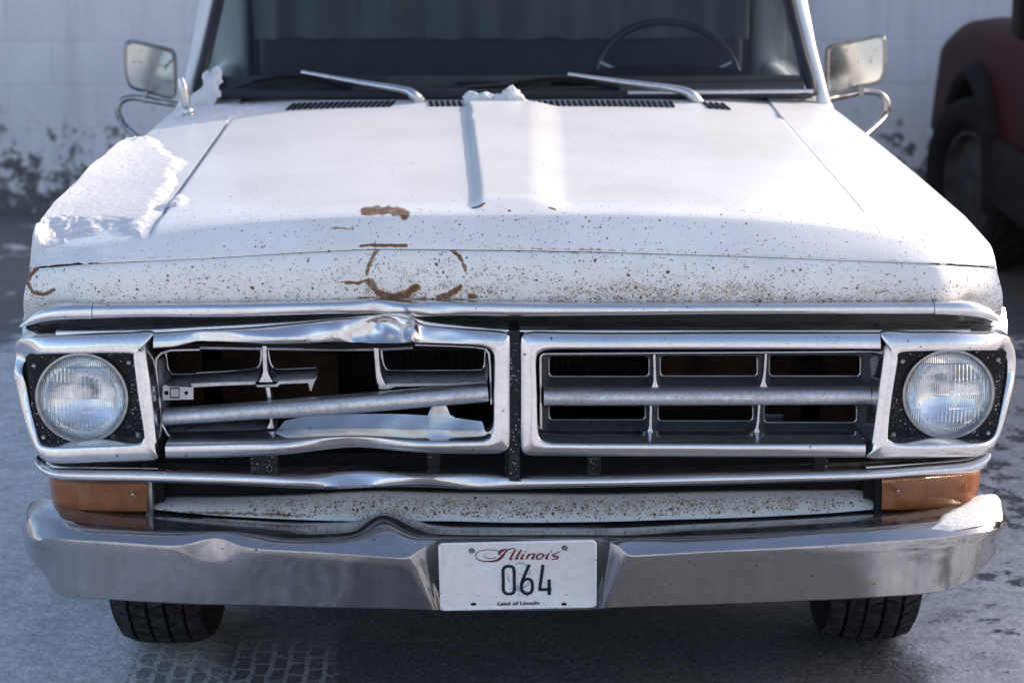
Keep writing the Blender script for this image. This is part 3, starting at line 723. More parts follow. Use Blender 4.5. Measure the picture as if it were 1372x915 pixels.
def pale(poly, Y, t=.006, mat=None, name='broken_edge'):
    return under(prism(name, [P(x, y, Y+bow(300)) for x, y in poly], Y+bow(300), Y+bow(300)+t, mat or M['plainplastic'], None), bro)
pale([(256, 514), (300, 512), (342, 511), (342, 516), (370, 515), (374, 510), (412, 508), (425, 505), (421, 512), (417, 524), (415, 523), (413, 513), (375, 514.5), (372, 518), (345, 518.5), (342, 515), (300, 516.5), (257, 519)], .118)
br_ = pale([(218, 517), (222, 516), (228, 518), (259, 519), (259, 535), (218, 536)], .112, .004, name='mounting_bracket')
for cx, r_ in ((223, 3), (249.5, 2.6)):
    pale([(cx+r_*math.cos(a), 526.5+r_*math.sin(a)) for a in np.linspace(0, 6.28, 10)[:-1]], .1105, .004, M['black'], 'bolt_hole')
for q in ([(228, 519.5), (240.5, 519.5), (240.5, 521), (228, 521)], [(228, 532), (240.5, 532), (240.5, 533.5), (228, 533.5)], [(228, 519.5), (229, 519.5), (229, 533.5), (228, 533.5)], [(239.5, 519.5), (240.5, 519.5), (240.5, 533.5), (239.5, 533.5)]):
    pale(q, .1105, .004, M['black'], 'bracket_groove')
for st in ([(351, 463, 358, 463), (351.5, 485, 358.5, 485), (352, 497, 359.5, 497), (350, 504, 362, 504), (346, 511, 367, 511)], [(355, 518, 362, 518), (357, 528, 364, 528), (359, 538, 365, 538)], [(361, 558, 367, 558), (361, 565, 367, 565), (357, 573, 371, 573)]):
    under(strip('divider', [(*s, .119+bow(355)) for s in st], M['trimedge'], None, bulge=.005, back=.02, n=3), bro)
under(strip('loose_bar', [(219, 549, 219.5, 569.5, .098+bow(219)), (330, 541, 330, 562.5, .094+bow(330)), (440, 532, 440, 556, .090+bow(440)), (550, 523, 551, 547, .092+bow(550)), (653, 515, 655, 538, .098+bow(653))], M['alu'], None, bulge=.016, back=.015, n=5), bro)
under(strip('top_lip', [(205, 463, 205, 468, .125+bow(205)), (262, 460, 262, 466, .125+bow(262)), (330, 458, 330, 467, .125+bow(330)), (440, 458, 440, 468, .125), (500, 458, 500, 468, .125), (553, 458, 553, 466, .125)], M['black'], None, bulge=.004, back=.03, n=4), bro)
bead([(268, 466), (330, 467), (440, 468.3), (500, 468.3), (553, 466)], .118, bro, r=.0026)
ring_rim([(556, 460), (600, 461.5), (640, 463.5), (652, 466), (657, 472), (658.5, 490), (660, 541)], [(556, 463.5), (600, 464.5), (638, 466.5), (649, 468.5), (653, 474), (655, 490), (656.5, 541)], .118, bro, closed=False)
sheet('broken_panel', [(505, 514, 511, 478), (511, 514, 515, 493), (520, 513.5, 521, 496), (580, 513, 582, 496), (646, 512, 645, 495.5), (652, 511, 650, 490), (654, 500, 651, 470)], .122, .178, M['greyplastic'], bro)
bead([(511, 469), (513, 486), (517, 493.5), (524, 496.5), (580, 496.5), (642, 496), (648, 492), (650, 484), (650.5, 468)], .174, bro)
under(strip('divider', [(*s, .119) for s in ((500, 466, 508, 466), (502, 485, 509, 485), (503, 500, 511, 500), (504, 510, 515, 510), (506, 515, 518, 515))], M['trimedge'], None, bulge=.004, back=.02, n=3), bro)
under(prism('broken_edge', [P(x, y, .118) for x, y in ((507, 515), (530, 514), (600, 513.5), (652, 512), (652, 514), (600, 516.5), (530, 518), (521, 521), (508, 521.5))], .118, .124, M['plainplastic'], None), bro)
# crumpled bright sheet under the loose bar
top = [(368, 580), (382, 563), (400, 559), (430, 556.5), (470, 555.5), (510, 555), (550, 556), (573, 557), (577, 548), (583, 541.5), (594, 541), (599, 546), (603, 556), (612, 560), (630, 562.5), (646, 564.5), (651, 580)]
bot = [(369, 590), (382, 590), (400, 590), (430, 589), (470, 588), (510, 588), (550, 588.5), (573, 589), (577, 589), (583, 589), (594, 589), (599, 589), (603, 589), (612, 589), (630, 589), (646, 589), (654, 588)]
G = []
for (a, b), (c, d) in zip(linear(np.array(top, float), 4), linear(np.array(bot, float), 4)):
    p, q = P(a, b, .098+bow(a)), P(c, d, .110+bow(c))
    G.append([p+(q-p)*t+np.array([0, .005*math.sin(a*.015+1.0*t)+.0006*math.sin(a*.11+4*t), 0]) for t in np.linspace(0, 1, 10)])
under(grid('crumpled_sheet', np.array(G), M['sheet'], None, angle=60), bro)

# ---- chrome bar under the grille
LBAR = [(49, 612, 622), (58, 620, 632), (75, 625, 640), (110, 626, 643), (200, 627, 645), (300, 630, 648), (400, 632, 652), (450, 631, 654), (500, 630, 652), (560, 631, 651), (640, 634, 655), (690, 635, 654), (760, 635, 652), (850, 634, 650), (950, 631, 648), (1050, 629, 645), (1160, 626, 642), (1230, 621, 637), (1290, 616, 633), (1313, 609, 629), (1325, 602, 614)]
strip('lower_grille_bar', [(a, b, a, c, .085+bow(a)) for a, b, c in LBAR], M['chrome'], truck, bulge=.020, back=.04, n=8, dents=[(470, 640, 50, 12, (0, .018, -.004)), (400, 642, 40, 12, (0, -.010, 0)), (640, 645, 50, 10, (0, .010, 0)), (560, 641, 35, 10, (0, -.010, .003))])
strip('headlight_sill', [(a, b, a, b+3.5, .086+bow(a)) for a, b in ((62, 617), (80, 624), (140, 625), (212, 626))], M['chrome'], truck, bulge=.004, back=.03, n=4)
strip('headlight_sill', [(a, b, a, b+3.5, .086+bow(a)) for a, b in ((1160, 624), (1240, 619), (1295, 614), (1316, 606))], M['chrome'], truck, bulge=.004, back=.03, n=4)

# ---- valance panel
VAL = [(204, 679, 686), (222, 668, 690), (300, 667, 697), (400, 664, 702), (470, 660, 704), (520, 659, 704), (600, 661, 704), (690, 662, 706), (800, 663, 705), (900, 661, 702), (1000, 659, 699), (1100, 658, 694), (1150, 658, 690), (1170, 666, 688)]
G = []
for x, t, b in catmull(np.array(VAL, float), 20):
    p, q = P(x, t, .195+bow(x)), P(x, b-6, .150+bow(x))
    G.append([p+np.array([0, .04, -.004]), p+np.array([0, .006, -.0005])]+[p+(q-p)*k+np.array([0, -.006*math.sin(math.pi*k), .003*math.sin(math.pi*k)]) for k in np.linspace(0, 1, 16)])
G = np.array(G); rust, vx, vy = rust_at(G, [([(215, 686), (330, 688), (420, 692)], 3.5, .6), ([(330, 672), (352, 684)], 5, .4)])
mid = np.interp(vx, [r[0] for r in VAL], [.55*r[1]+.45*r[2] for r in VAL])
speck = 1.2*np.exp(-((vy-mid)/11)**2)*np.clip((vx-320)/60, .15, 1)*np.clip((1190-vx)/90, .1, 1)*(1-.35*np.clip((vx-900)/100, 0, 1))
grid('valance', G, M['pitted'], truck, attrs={'rust': rust, 'speck': speck}, thick=.002, angle=50)
box('valance_backing', (-.85, .24, .42), (.85, .26, .62), M['dark'], truck, bevel=0)

# ---- turn signals
def amber_mat():
    t = NT('ribbed_amber_lens'); x, y, z = t.sep()
    rib = t.math('SINE', t.math('MULTIPLY', x, 1900)); t.bump(rib, .0007)
    n = t.noise(30, 4)
    t.base(t.mix(t.ramp(n, .3, .7), (.32, .115, .035), (.24, .080, .024))); t.rough(.18); t.set(Subsurface_Weight=.15, Subsurface_Radius=(.02, .006, .001))
    return t.m
M['amber'] = amber_mat()
def signal(st, boss, screw, lab):
    o = strip('turn_signal', [(a, b, a2, c, Y) for a, b, a2, c, Y in st], M['amber'], truck, bulge=.010, back=.05, prof=FLAT, n=6)
    o['label'] = lab
    c = P(*boss)
    lathe('lens_boss', [(0, -.008), (.006, -.0075), (.007, -.005), (.012, -.0055), (.013, -.003), (.019, -.003), (.021, 0), (.021, .012)], M['amber'], o, loc=tuple(c), seg=40)
    s = P(*screw)
    lathe('screw', [(0, -.006), (.003, -.006), (.004, -.003), (.004, .01)], M['screw'], o, loc=tuple(s), seg=14)
signal([(66, 640, 72, 676, .30), (69, 640, 75, 680, .235), (78, 641, 83, 683, .195), (110, 642, 112, 685, .175), (150, 642, 151, 686, .168), (198, 642, 199, 686, .165)], (100, 656, .178), (178, 661, .158), 'shaded amber turn signal')
signal([(1181, 641, 1180, 684, .165), (1225, 638, 1224, 683, .168), (1265, 635, 1262, 681, .175), (1298, 632, 1292, 677, .195), (1308, 631, 1302, 673, .235), (1313, 630, 1307, 668, .30)], (1281, 653, .182), (1203, 656, .158), 'sunlit amber turn signal')
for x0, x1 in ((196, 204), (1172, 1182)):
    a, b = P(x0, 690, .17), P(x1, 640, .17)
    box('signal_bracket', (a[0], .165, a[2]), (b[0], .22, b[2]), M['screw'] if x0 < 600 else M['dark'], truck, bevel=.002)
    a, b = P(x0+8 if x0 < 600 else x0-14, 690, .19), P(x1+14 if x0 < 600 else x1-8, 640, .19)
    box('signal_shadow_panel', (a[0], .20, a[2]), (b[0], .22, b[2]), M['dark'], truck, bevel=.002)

# ---- bumper
BX = ['lend', 'l1', 'l2', 'l3']
A_ = [(33, 692, .33), (40, 675, .29), (58, 669, .25), (80, 672, .22), (150, 681, .20), (230, 688, .19), (300, 692, .185), (400, 696, .18), (465, 697, .175), (515, 687, .165), (560, 696, .175), (590, 699, .175), (690, 701, .175), (800, 701, .175), (850, 700, .175), (960, 696, .18), (1100, 690, .185), (1170, 685, .19), (1230, 680, .20), (1285, 671, .22), (1315, 666, .25), (1334, 666, .29), (1346, 684, .33)]
B_ = [(31, 700, .25), (40, 688, .20), (60, 688, .165), (82, 692, .135), (150, 701, .095), (230, 706, .075), (300, 708, .066), (400, 716, .06), (465, 714, .06), (515, 697, .072), (560, 711, .065), (590, 714, .07), (690, 715, .072), (800, 715, .07), (850, 715, .062), (960, 712, .06), (1100, 705, .07), (1170, 700, .08), (1230, 693, .10), (1285, 684, .135), (1315, 679, .165), (1334, 680, .20), (1349, 692, .25)]
C_ = [(31, 712, .20), (40, 716, .15), (55, 720, .105), (78, 722, .075), (150, 726, .038), (232, 731, .022), (288, 721, .030), (335, 734, .012), (430, 740, .004), (540, 747, .0), (560, 738, .012), (588, 726, .030), (690, 724, .032), (800, 724, .030), (825, 730, .012), (849, 744, .0), (960, 738, .004), (1100, 731, .018), (1190, 725, .03), (1265, 719, .055), (1310, 714, .085), (1335, 707, .13), (1350, 700, .20)]
D_ = [(38, 742, .22), (50, 762, .175), (66, 783, .135), (84, 797, .11), (150, 801, .072), (232, 806, .058), (288, 808, .05), (335, 809, .046), (440, 812, .038), (578, 815.5, .034), (586, 816, .046), (596, 817, .062), (690, 817, .064), (792, 815, .062), (803, 814, .046), (812, 813, .034), (955, 808, .038), (1100, 802, .052), (1190, 797, .062), (1262, 790, .085), (1302, 772, .115), (1326, 748, .155), (1342, 722, .21)]
NS = 8
def pchip(P0, n):
    P0 = np.asarray(P0, float); k = len(P0); d = np.diff(P0, axis=0); m = np.zeros_like(P0)
    for i in range(1, k-1):
        w = d[i-1]*d[i]; m[i] = np.where(w > 0, 2*w/(d[i-1]+d[i]+1e-15*np.sign(d[i])), 0)
    m[0], m[-1] = d[0], d[-1]; out = []
    for i in range(k-1):
        for s_ in range(n):
            t = s_/n; t2, t3 = t*t, t**3
            out.append((2*t3-3*t2+1)*P0[i]+(t3-2*t2+t)*m[i]+(-2*t3+3*t2)*P0[i+1]+(t3-t2)*m[i+1])
    out.append(P0[-1]); return np.array(out)
def row3(r): return pchip(np.array([P(*p) for p in r]), NS)
C2_ = [(x, 731.5, .019) if x == 288 else (x, y, Y) for x, y, Y in C_]
a, b, c, d, c2 = row3(A_), row3(B_), row3(C_), row3(D_), row3(C2_)
G = []
for i in range(len(a)):
    ctrl = [a[i]+np.array([0, .01, -.03]), a[i], b[i]]
    cv = catmull(np.array([a[i], b[i], c[i]]), 7)
    # swell the roll between shelf and lip
    roll = [p+np.array([0, -.004, .003])*math.sin(math.pi*max(0, k-7)/7) for k, p in enumerate(cv)]
    low = [c2[i]+(d[i]-c2[i])*(.10+.90*t)+np.array([0, -.007*math.sin(math.pi*t)**.8*.15, 0]) for t in np.linspace(0, 1, 9)]
    low[0] = c[i]+np.array([0, -.0005, -.0045])
    G.append([a[i]+np.array([0, .012, -.04])]+roll+low+[d[i]+np.array([0, .012, -.006]), d[i]+np.array([0, .05, -.004])])
bdent = [(515, 702, 16, 9, (0, .006, .003)), (430, 708, 40, 6, (0, .004, -.002)), (120, 770, 60, 22, (0, .0025, 0)), (400, 785, 70, 22, (0, .003, 0)), (960, 780, 80, 22, (0, .002, 0)), (60, 760, 16, 26, (.006, .010, 0)), (50, 730, 10, 16, (-.004, -.006, 0))]
G = apply_dents(np.array(G), bdent)
G_bumper = G.copy()
grid('bumper', G, M['bumper'], truck, angle=32, thick=.003)
box('bumper_bracket', (-.55, .12, .36), (-.45, .5, .44), M['dark'], truck, bevel=.003)
box('bumper_bracket', (.45, .12, .36), (.55, .5, .44), M['dark'], truck, bevel=.003)

# ---- licence plate
def plate_mat():
    t = NT('embossed_white_plate'); n = t.noise(60, 4); x, y, z = t.sep()
    col = t.mix(t.ramp(n, .4, .8), (.84, .84, .85), (.74, .74, .75))
    s = t.specks(140, .06, .1, .3); t.base(t.mix(s, col, (.30, .28, .26))); t.rough(.42); return t.m
pc = P(694, 771, .020)
pl = []
hw, hh, rr = .1525, .0765, .010
for cx, cz, a0 in ((hw-rr, hh-rr, 0), (-hw+rr, hh-rr, 90), (-hw+rr, -hh+rr, 180), (hw-rr, -hh+rr, 270)):
    for k in range(7):
        an = R(a0+15*k); pl.append((cx+rr*math.cos(an), 0, cz+rr*math.sin(an)))
bm = bmesh.new()
def ringv(s, y, dz=0): return [bm.verts.new((p[0]*(1-s/hw), y, p[2]*(1-s/hh))) for p in pl]
rs = [ringv(0, .0022), ringv(0, .0), ringv(.0015, -.0014), ringv(.0040, -.0014), ringv(.0055, 0)]
for p, q in zip(rs[:-1], rs[1:]):
    for i in range(len(p)): bm.faces.new((p[i], p[(i+1) % len(p)], q[(i+1) % len(p)], q[i]))
bm.faces.new(rs[-1]); bm.faces.new(rs[0][::-1]); bmesh.ops.recalc_face_normals(bm, faces=bm.faces)
me = bpy.data.meshes.new('license_plate'); bm.to_mesh(me); bm.free(); smooth(me, 40)
plate = link('license_plate', me, plate_mat(), truck)
plate.location = tuple(pc); plate.rotation_euler = (R(14), R(-1.0), 0)
def zl(zx, zy):          # position measured in an enlargement of the plate -> plate coordinates
    u = (zx-95)/1167
    return np.array([u*.305-.1525, 0, .0765-(zy-(100-20*u))/487*.153])
def stroke(name, paths, mat, y=-.0008, t=.0012):
    V, Fc = [], []
    for pts, wd in paths:
        C = catmull(np.array([zl(*p) for p in pts]), 6) if len(pts) > 2 else np.array([zl(*p) for p in pts])
        ww = np.interp(np.linspace(0, 1, len(C)), np.linspace(0, 1, len(wd)), wd)/1167*.305
        i0 = len(V)
        for k in range(len(C)):
            tn = C[min(k+1, len(C)-1)]-C[max(k-1, 0)]; tn /= np.linalg.norm(tn)+1e-12
            nm = np.array([-tn[2], 0, tn[0]])
            for s in (-1, 1): V.append(C[k]+nm*s*ww[k]/2+np.array([0, y, 0]))
        for k in range(len(C)-1): Fc.append((i0+2*k, i0+2*k+1, i0+2*k+3, i0+2*k+2))
        # rounded ends are left square as on the stamped dies
    o = mesh_from(name, V, Fc, mat, plate, angle=0)
    m = o.modifiers.new('Solidify', 'SOLIDIFY'); m.thickness = t; m.offset = 0
    return o
navy = simple('navy_plate_ink', (.012, .016, .035), .45, bump=0); redink = simple('dark_red_plate_ink', (.17, .022, .028), .5, bump=0)
blueink = simple('pale_blue_plate_print', (.40, .45, .58), .5, bump=0)
stroke('printed_portrait', [([(615, 330), (605, 345), (610, 365), (625, 372)], [8]), ([(660, 250), (690, 240), (730, 250), (745, 275)], [14, 18, 10]), ([(650, 265), (640, 300), (650, 330)], [10]), ([(745, 280), (770, 305), (750, 325)], [8]), ([(680, 322), (705, 320)], [6]), ([(620, 430), (650, 420), (690, 440), (740, 450), (770, 470)], [6, 22, 22, 8]), ([(665, 400), (690, 418), (740, 405), (760, 380)], [14, 20, 12]), ([(690, 460), (675, 485)], [8]), ([(735, 470), (752, 490)], [8])], blueink, y=-.0004, t=.0004)
stroke('plate_digit', [([(612, 262), (585, 268), (569, 292), (569, 365), (569, 435), (585, 458), (610, 463), (636, 458), (650, 435), (650, 365), (650, 292), (636, 268), (608, 262)], [23])], navy)
stroke('plate_digit', [([(764, 252), (738, 305), (712, 365), (703, 400), (708, 440), (730, 460), (760, 460), (780, 440), (784, 400), (776, 368), (750, 355), (722, 366), (708, 388)], [23])], navy)
stroke('plate_digit', [([(864, 254), (852, 340), (838, 430)], [24]), ([(828, 432), (925, 432)], [24]), ([(909, 360), (909, 470)], [25])], navy)
stroke('state_name', [([(545, 155), (500, 146), (430, 146), (380, 165), (370, 190), (390, 216), (450, 229), (520, 222), (560, 196), (590, 160), (615, 142), (658, 134)], [4, 4, 4, 4, 5, 6, 8, 16, 20, 12, 9, 5]), ([(430, 180), (440, 197), (480, 206), (520, 200)], [3]), ([(540, 180), (550, 160), (575, 146), (600, 143)], [16, 20, 14, 6]),
       ([(663, 143), (640, 180), (622, 214), (640, 208)], [13, 15, 13, 4]), ([(705, 146), (682, 182), (665, 212), (684, 206)], [13, 15, 13, 4]), ([(724, 174), (711, 194), (703, 212), (722, 205)], [12, 13, 12, 4]), ([(733, 160), (742, 157)], [11]),
       ([(764, 174), (752, 194), (742, 213)], [12]), ([(752, 194), (775, 178), (795, 174), (802, 182), (790, 200), (783, 212), (800, 206)], [4, 7, 11, 13, 13, 12, 4]), ([(845, 173), (825, 186), (818, 204), (832, 214), (855, 204), (868, 188), (858, 175), (843, 173)], [10, 13, 13, 8, 8, 12, 10, 8]), ([(868, 184), (885, 183)], [4]),
       ([(908, 172), (896, 192), (888, 211), (906, 204)], [12, 13, 12, 4]), ([(922, 160), (931, 157)], [11]), ([(990, 160), (960, 172), (938, 184), (950, 193), (974, 196), (968, 210), (925, 215)], [4, 8, 10, 13, 13, 10, 5])], redink)
fc = bpy.data.curves.new('motto', 'FONT'); fc.body = 'Land of Lincoln'; fc.size = .0115; fc.align_x = 'CENTER'; fc.align_y = 'CENTER'; fc.extrude = .0004; fc.offset = .00022
mt = bpy.data.objects.new('motto', fc); COL.objects.link(mt); fc.materials.append(navy); mt.parent = plate; mt.rotation_euler = (R(90), 0, 0); mt.location = tuple(zl(680, 533)+np.array([0, -.0008, 0]))
bpy.context.view_layer.update(); w_ = mt.dimensions.x or .08
_me = bpy.data.meshes.new_from_object(mt.evaluated_get(bpy.context.evaluated_depsgraph_get()))
bpy.data.objects.remove(mt); mt = link('motto', _me, None, plate); mt.rotation_euler = (R(90), 0, 0); mt.location = tuple(zl(680, 533)+np.array([0, -.0008, 0])); mt.scale = (.0815/w_, 1, 1)
for zx, zy in ((341, 150), (1024, 133)):
    o = lathe('screw', [(0, -.004), (.0026, -.004), (.003, -.0025), (.0055, -.0025), (.0060, .001)], M['screw'], plate, loc=tuple(zl(zx, zy)), seg=18)
for zx, zy in ((345, 538), (1019, 540)):
    c = zl(zx, zy); w, h = .0052, .0032
    pts = [c+np.array([math.copysign(w-h, math.cos(a))+h*math.cos(a), 0, h*math.sin(a)]) for a in np.linspace(.01, 2*math.pi+.01, 18)[:-1]]
    prism('bolt_slot', pts, -.0006, .001, M['black'], plate)

# ---- cowl with its vent slots
def cowl_pt(x, t):       # t 0 at the hood edge, 1 under the windshield
    y0 = 1.385-.065*sstep(.5, .70, abs(x)); y1 = 1.50+.13*(abs(x)/.78)**2
    y = y0+(y1-y0)*t
    z = body_z(x, min(1.69, y0))-.012+(.020)*t+.004*math.sin(math.pi*t)
    return np.array([x, y, z])
G = [[cowl_pt(x, t)+np.array([0, 0, -.02 if t < 0 else 0]) for t in (-.1, 0, .12, .3, .5, .7, .85, 1.0, 1.2)] for x in np.linspace(-.80, .80, 70)]
cowl = grid('cowl', np.array(G), M['paint'], truck, thick=.002, angle=50)
def slot_row(x0, x1, py_pts, lean):
    V, Fc = [], []
    n = int(round((x1-x0)/7.6))
    for k in range(n):
        px = x0+(x1-x0)*(k+.5)/n
        # find the cowl position seen at this column
        X = P(px, 143, 1.45)[0]
        for dx, t in ((-.0042, .30), (.0042, .30), (.0042+lean, .62), (-.0042+lean, .62)):
            p = cowl_pt(X+dx, t)+np.array([0, 0, .0032]); V.append(p)
        i = len(V)-4; Fc.append((i, i+1, i+2, i+3))
    o = mesh_from('vent_slots', V, Fc, M['black'], cowl, angle=0)
    m = o.modifiers.new('Solidify', 'SOLIDIFY'); m.thickness = .003; m.offset = 0
    tag(o, kind='stuff'); return o
slot_row(382, 525, None, .012); slot_row(575, 905, None, -.004); slot_row(948, 980, None, -.012)

# ---- cab
cabm = M['paint']
def ws_base(x): return np.array([x, 1.49+.13*(abs(x)/.78)**2, 1.150-.012*(abs(x)/.78)**2])
def ws_top(x): return np.array([x*.86, 1.93+.10*(abs(x)/.78)**2, 1.70])
def ws_mat():
    t = NT('windshield_glass')
    tr = t.n('BsdfTransparent'); tr.inputs[0].default_value = (.66, .72, .73, 1)
    g = t.n('BsdfGlossy'); g.inputs['Roughness'].default_value = .02
    f = t.n('Fresnel'); f.inputs[0].default_value = 1.52
    mx = t.n('MixShader'); t.put(mx.inputs[0], t.math('MULTIPLY', f.outputs[0], .85, clamp=True)); t.l(tr.outputs[0], mx.inputs[1]); t.l(g.outputs[0], mx.inputs[2])
    d = t.n('BsdfDiffuse'); d.inputs[0].default_value = (.6, .62, .65, 1)
    m2 = t.n('MixShader'); t.put(m2.inputs[0], t.ramp(t.noise(9, 6, .75, sc=(1, 1, .4)), .35, .8, .002, .016)); t.l(mx.outputs[0], m2.inputs[1]); t.l(d.outputs[0], m2.inputs[2])
    t.l(m2.outputs[0], t.out.inputs[0]); return t.m
M['glass'] = ws_mat()
G = [[ws_base(x)+(ws_top(x)-ws_base(x))*t+np.array([0, -.02*math.sin(math.pi*t), 0]) for t in np.linspace(0, 1, 10)] for x in np.linspace(-.765, .765, 40)]
wsh = grid('windshield', np.array(G), M['glass'], truck, angle=70)
base = [ws_base(x)+np.array([0, -.004, .006]) for x in np.linspace(-.772, .772, 30)]
seal_loop = base+[ws_top(.772)+(ws_base(.772)-ws_top(.772))*t for t in (.85, .5, .2)]+[ws_top(x) for x in np.linspace(.772, -.772, 10)]+[ws_top(-.772)+(ws_base(-.772)-ws_top(-.772))*t for t in (.2, .5, .85)]
tube('windshield_seal', seal_loop, .014, M['seal'], truck, n=2, seg=10, closed=True)
tube('windshield_molding', [ws_base(x)+np.array([0, -.016, .010]) for x in np.linspace(.30, .772, 14)], .0055, M['trimedge'], truck, n=2, seg=8)
for s in (-1, 1):
    pts = [ws_base(s*.81)+np.array([0, .02, -.04]), ws_base(s*.80)+np.array([0, .01, 0]), ws_base(s*.80)*.5+ws_top(s*.80)*.5, ws_top(s*.81)]
    tube('pillar', pts, [.024, .016, .015, .018], cabm, truck, n=5, seg=14)
    # door, vent window post, side glass, rear pillar
    box('door', (s*.785-.03, 1.68, .52), (s*.785+.03, 2.62, 1.12), cabm, truck, bevel=.03, seg=4)
    tube('vent_window_post', [(s*.80, 1.96, 1.12), (s*.755, 2.00, 1.45), (s*.70, 2.05, 1.70)], .011, M['screw'], truck, n=2, seg=8)
    tube('door_window_frame', [(s*.805, 1.70, 1.13), (s*.75, 1.95, 1.5), (s*.70, 2.08, 1.70), (s*.69, 2.55, 1.71), (s*.80, 2.60, 1.13)], .014, cabm, truck, n=3, seg=8)
    G = [[np.array([s*(.80-.10*t), 1.74+.26*t+(2.60-1.74-.26*t)*u, 1.13+.57*t]) for t in np.linspace(0, 1, 4)] for u in np.linspace(0, 1, 4)]
    grid('side_window', np.array(G), M['glass'], truck)
    box('rear_cab_pillar', (s*.78-.05, 2.58, .60), (s*.78+.05, 2.95, 1.72), cabm, truck, bevel=.03, seg=3)
    box('pillar_dark_panel', (s*.705-.008, 2.56, 1.0), (s*.705+.008, 2.96, 1.69), M['vinyl'], truck, bevel=.004)  # dark panel added to hide the sunlit pillar seen through the windshield
    box('cab_side', (s*.775-.03, 1.45, .50), (s*.775+.03, 1.70, 1.05), cabm, truck, bevel=.03, seg=3)
box('roof', (-.74, 1.92, 1.70), (.74, 2.98, 1.80), cabm, truck, bevel=.045, seg=4)
box('cab_back', (-.76, 2.88, .60), (.76, 2.94, 1.22), cabm, truck, bevel=.02)
G = [[np.array([x, 2.90, z]) for z in (1.22, 1.70)] for x in (-.62, .62)]
grid('rear_window', np.array(G), M['glass'], truck)
box('firewall', (-.78, 1.52, .50), (.78, 1.56, 1.10), M['dark'], truck, bevel=0)
box('cab_floor', (-.80, 1.5, .48), (.80, 2.95, .54), M['dark'], truck, bevel=0)
# dashboard
G = []
for x in np.linspace(-.76, .76, 40):
    c = .02*math.sin(x*9)
    G.append([(x, ws_base(x)[1]+.03, 1.10), (x, ws_base(x)[1]+.045, 1.148), (x, 1.72, 1.165), (x, 1.80, 1.168), (x, 1.86, 1.158), (x, 1.885, 1.13), (x, 1.89, .95)])
dash = grid('dashboard', np.array(G), M['vinyl'], truck, angle=45)
for x0 in (-.42, -.12, .12):
    box('defroster_vent', (x0, 1.655, 1.1595), (x0+.11, 1.70, 1.1665), M['black'], dash, bevel=.002)
hoodx = P(893, 110, 1.84)[0]
G = [[(hoodx+.23*math.cos(a)*w, 1.80+.09*(1-w), 1.150+.045*math.sin(a)**.7*w) for w in (.0, .9, 1.0)] for a in np.linspace(0, math.pi, 24)]
grid('instrument_hood', np.array(G), M['vinyl'], dash)
# steering wheel
wc = np.array([P(893, 118, 2.02)[0], 2.02, P(893, 112, 2.02)[2]]); tl = R(38)
def wpt(r, a): return wc+np.array([r*math.cos(a), r*math.sin(a)*math.sin(tl), r*math.sin(a)*math.cos(tl)])
sw = tube('steering_wheel', [wpt(.195, a) for a in np.linspace(0, 2*math.pi, 36, endpoint=False)], .0105, simple('worn_black_wheel', (.02, .02, .022), .25), truck, n=1, seg=12, closed=True)
for a in (R(20), R(160)):
    tube('spoke', [wpt(.03, a), wpt(.11, a)+np.array([0, .01, -.01]), wpt(.193, a)], .009, M['trimedge'], sw, n=3, seg=8)
tube('steering_column', [wc, wc+np.array([0, -.12, -.09]), wc+np.array([0, -.4, -.3])], .03, M['vinyl'], sw, n=2)
# bench seat under a gathered grey cover
def cloth_mat():
    t = NT('gathered_grey_cloth'); n = t.noise(25, 5, .7, sc=(1, 1, .25)); t.base(t.mix(n, (.09, .095, .095), (.24, .25, .24))); t.rough(.9); t.bump(n, .006); return t.m
G = []
for x in np.linspace(-.70, .70, 160):
    w = .016*noise.noise(Vector((x*14, 0, 0)))+.010*noise.noise(Vector((x*37, 3, 0)))+.010*math.sin(x*44+2*math.sin(x*9))
    G.append([(x, 2.42+w*k, z+.008*noise.noise(Vector((x*11, z*9, 5)))) for z, k in ((1.205, 1.2), (1.25, 1.3), (1.30, 1.1), (1.36, .8), (1.40, .5))]+[(x, 2.47, 1.425), (x, 2.55, 1.43), (x, 2.60, 1.36), (x, 2.62, .9)])
seat = grid('bench_seat', np.array(G), cloth_mat(), truck, angle=60)
box('seat_back', (-.69, 2.445, .80), (.69, 2.56, 1.30), simple('dark_seat_vinyl', (.022, .022, .026), .5), seat, bevel=.03, seg=3)
box('seat_cushion', (-.69, 2.02, .72), (.69, 2.5, .90), simple('dark_cushion_vinyl', (.022, .022, .026), .5), seat, bevel=.04, seg=3)
box('headliner', (-.70, 2.0, 1.675), (.70, 2.9, 1.695), M['vinyl'], truck, bevel=0)

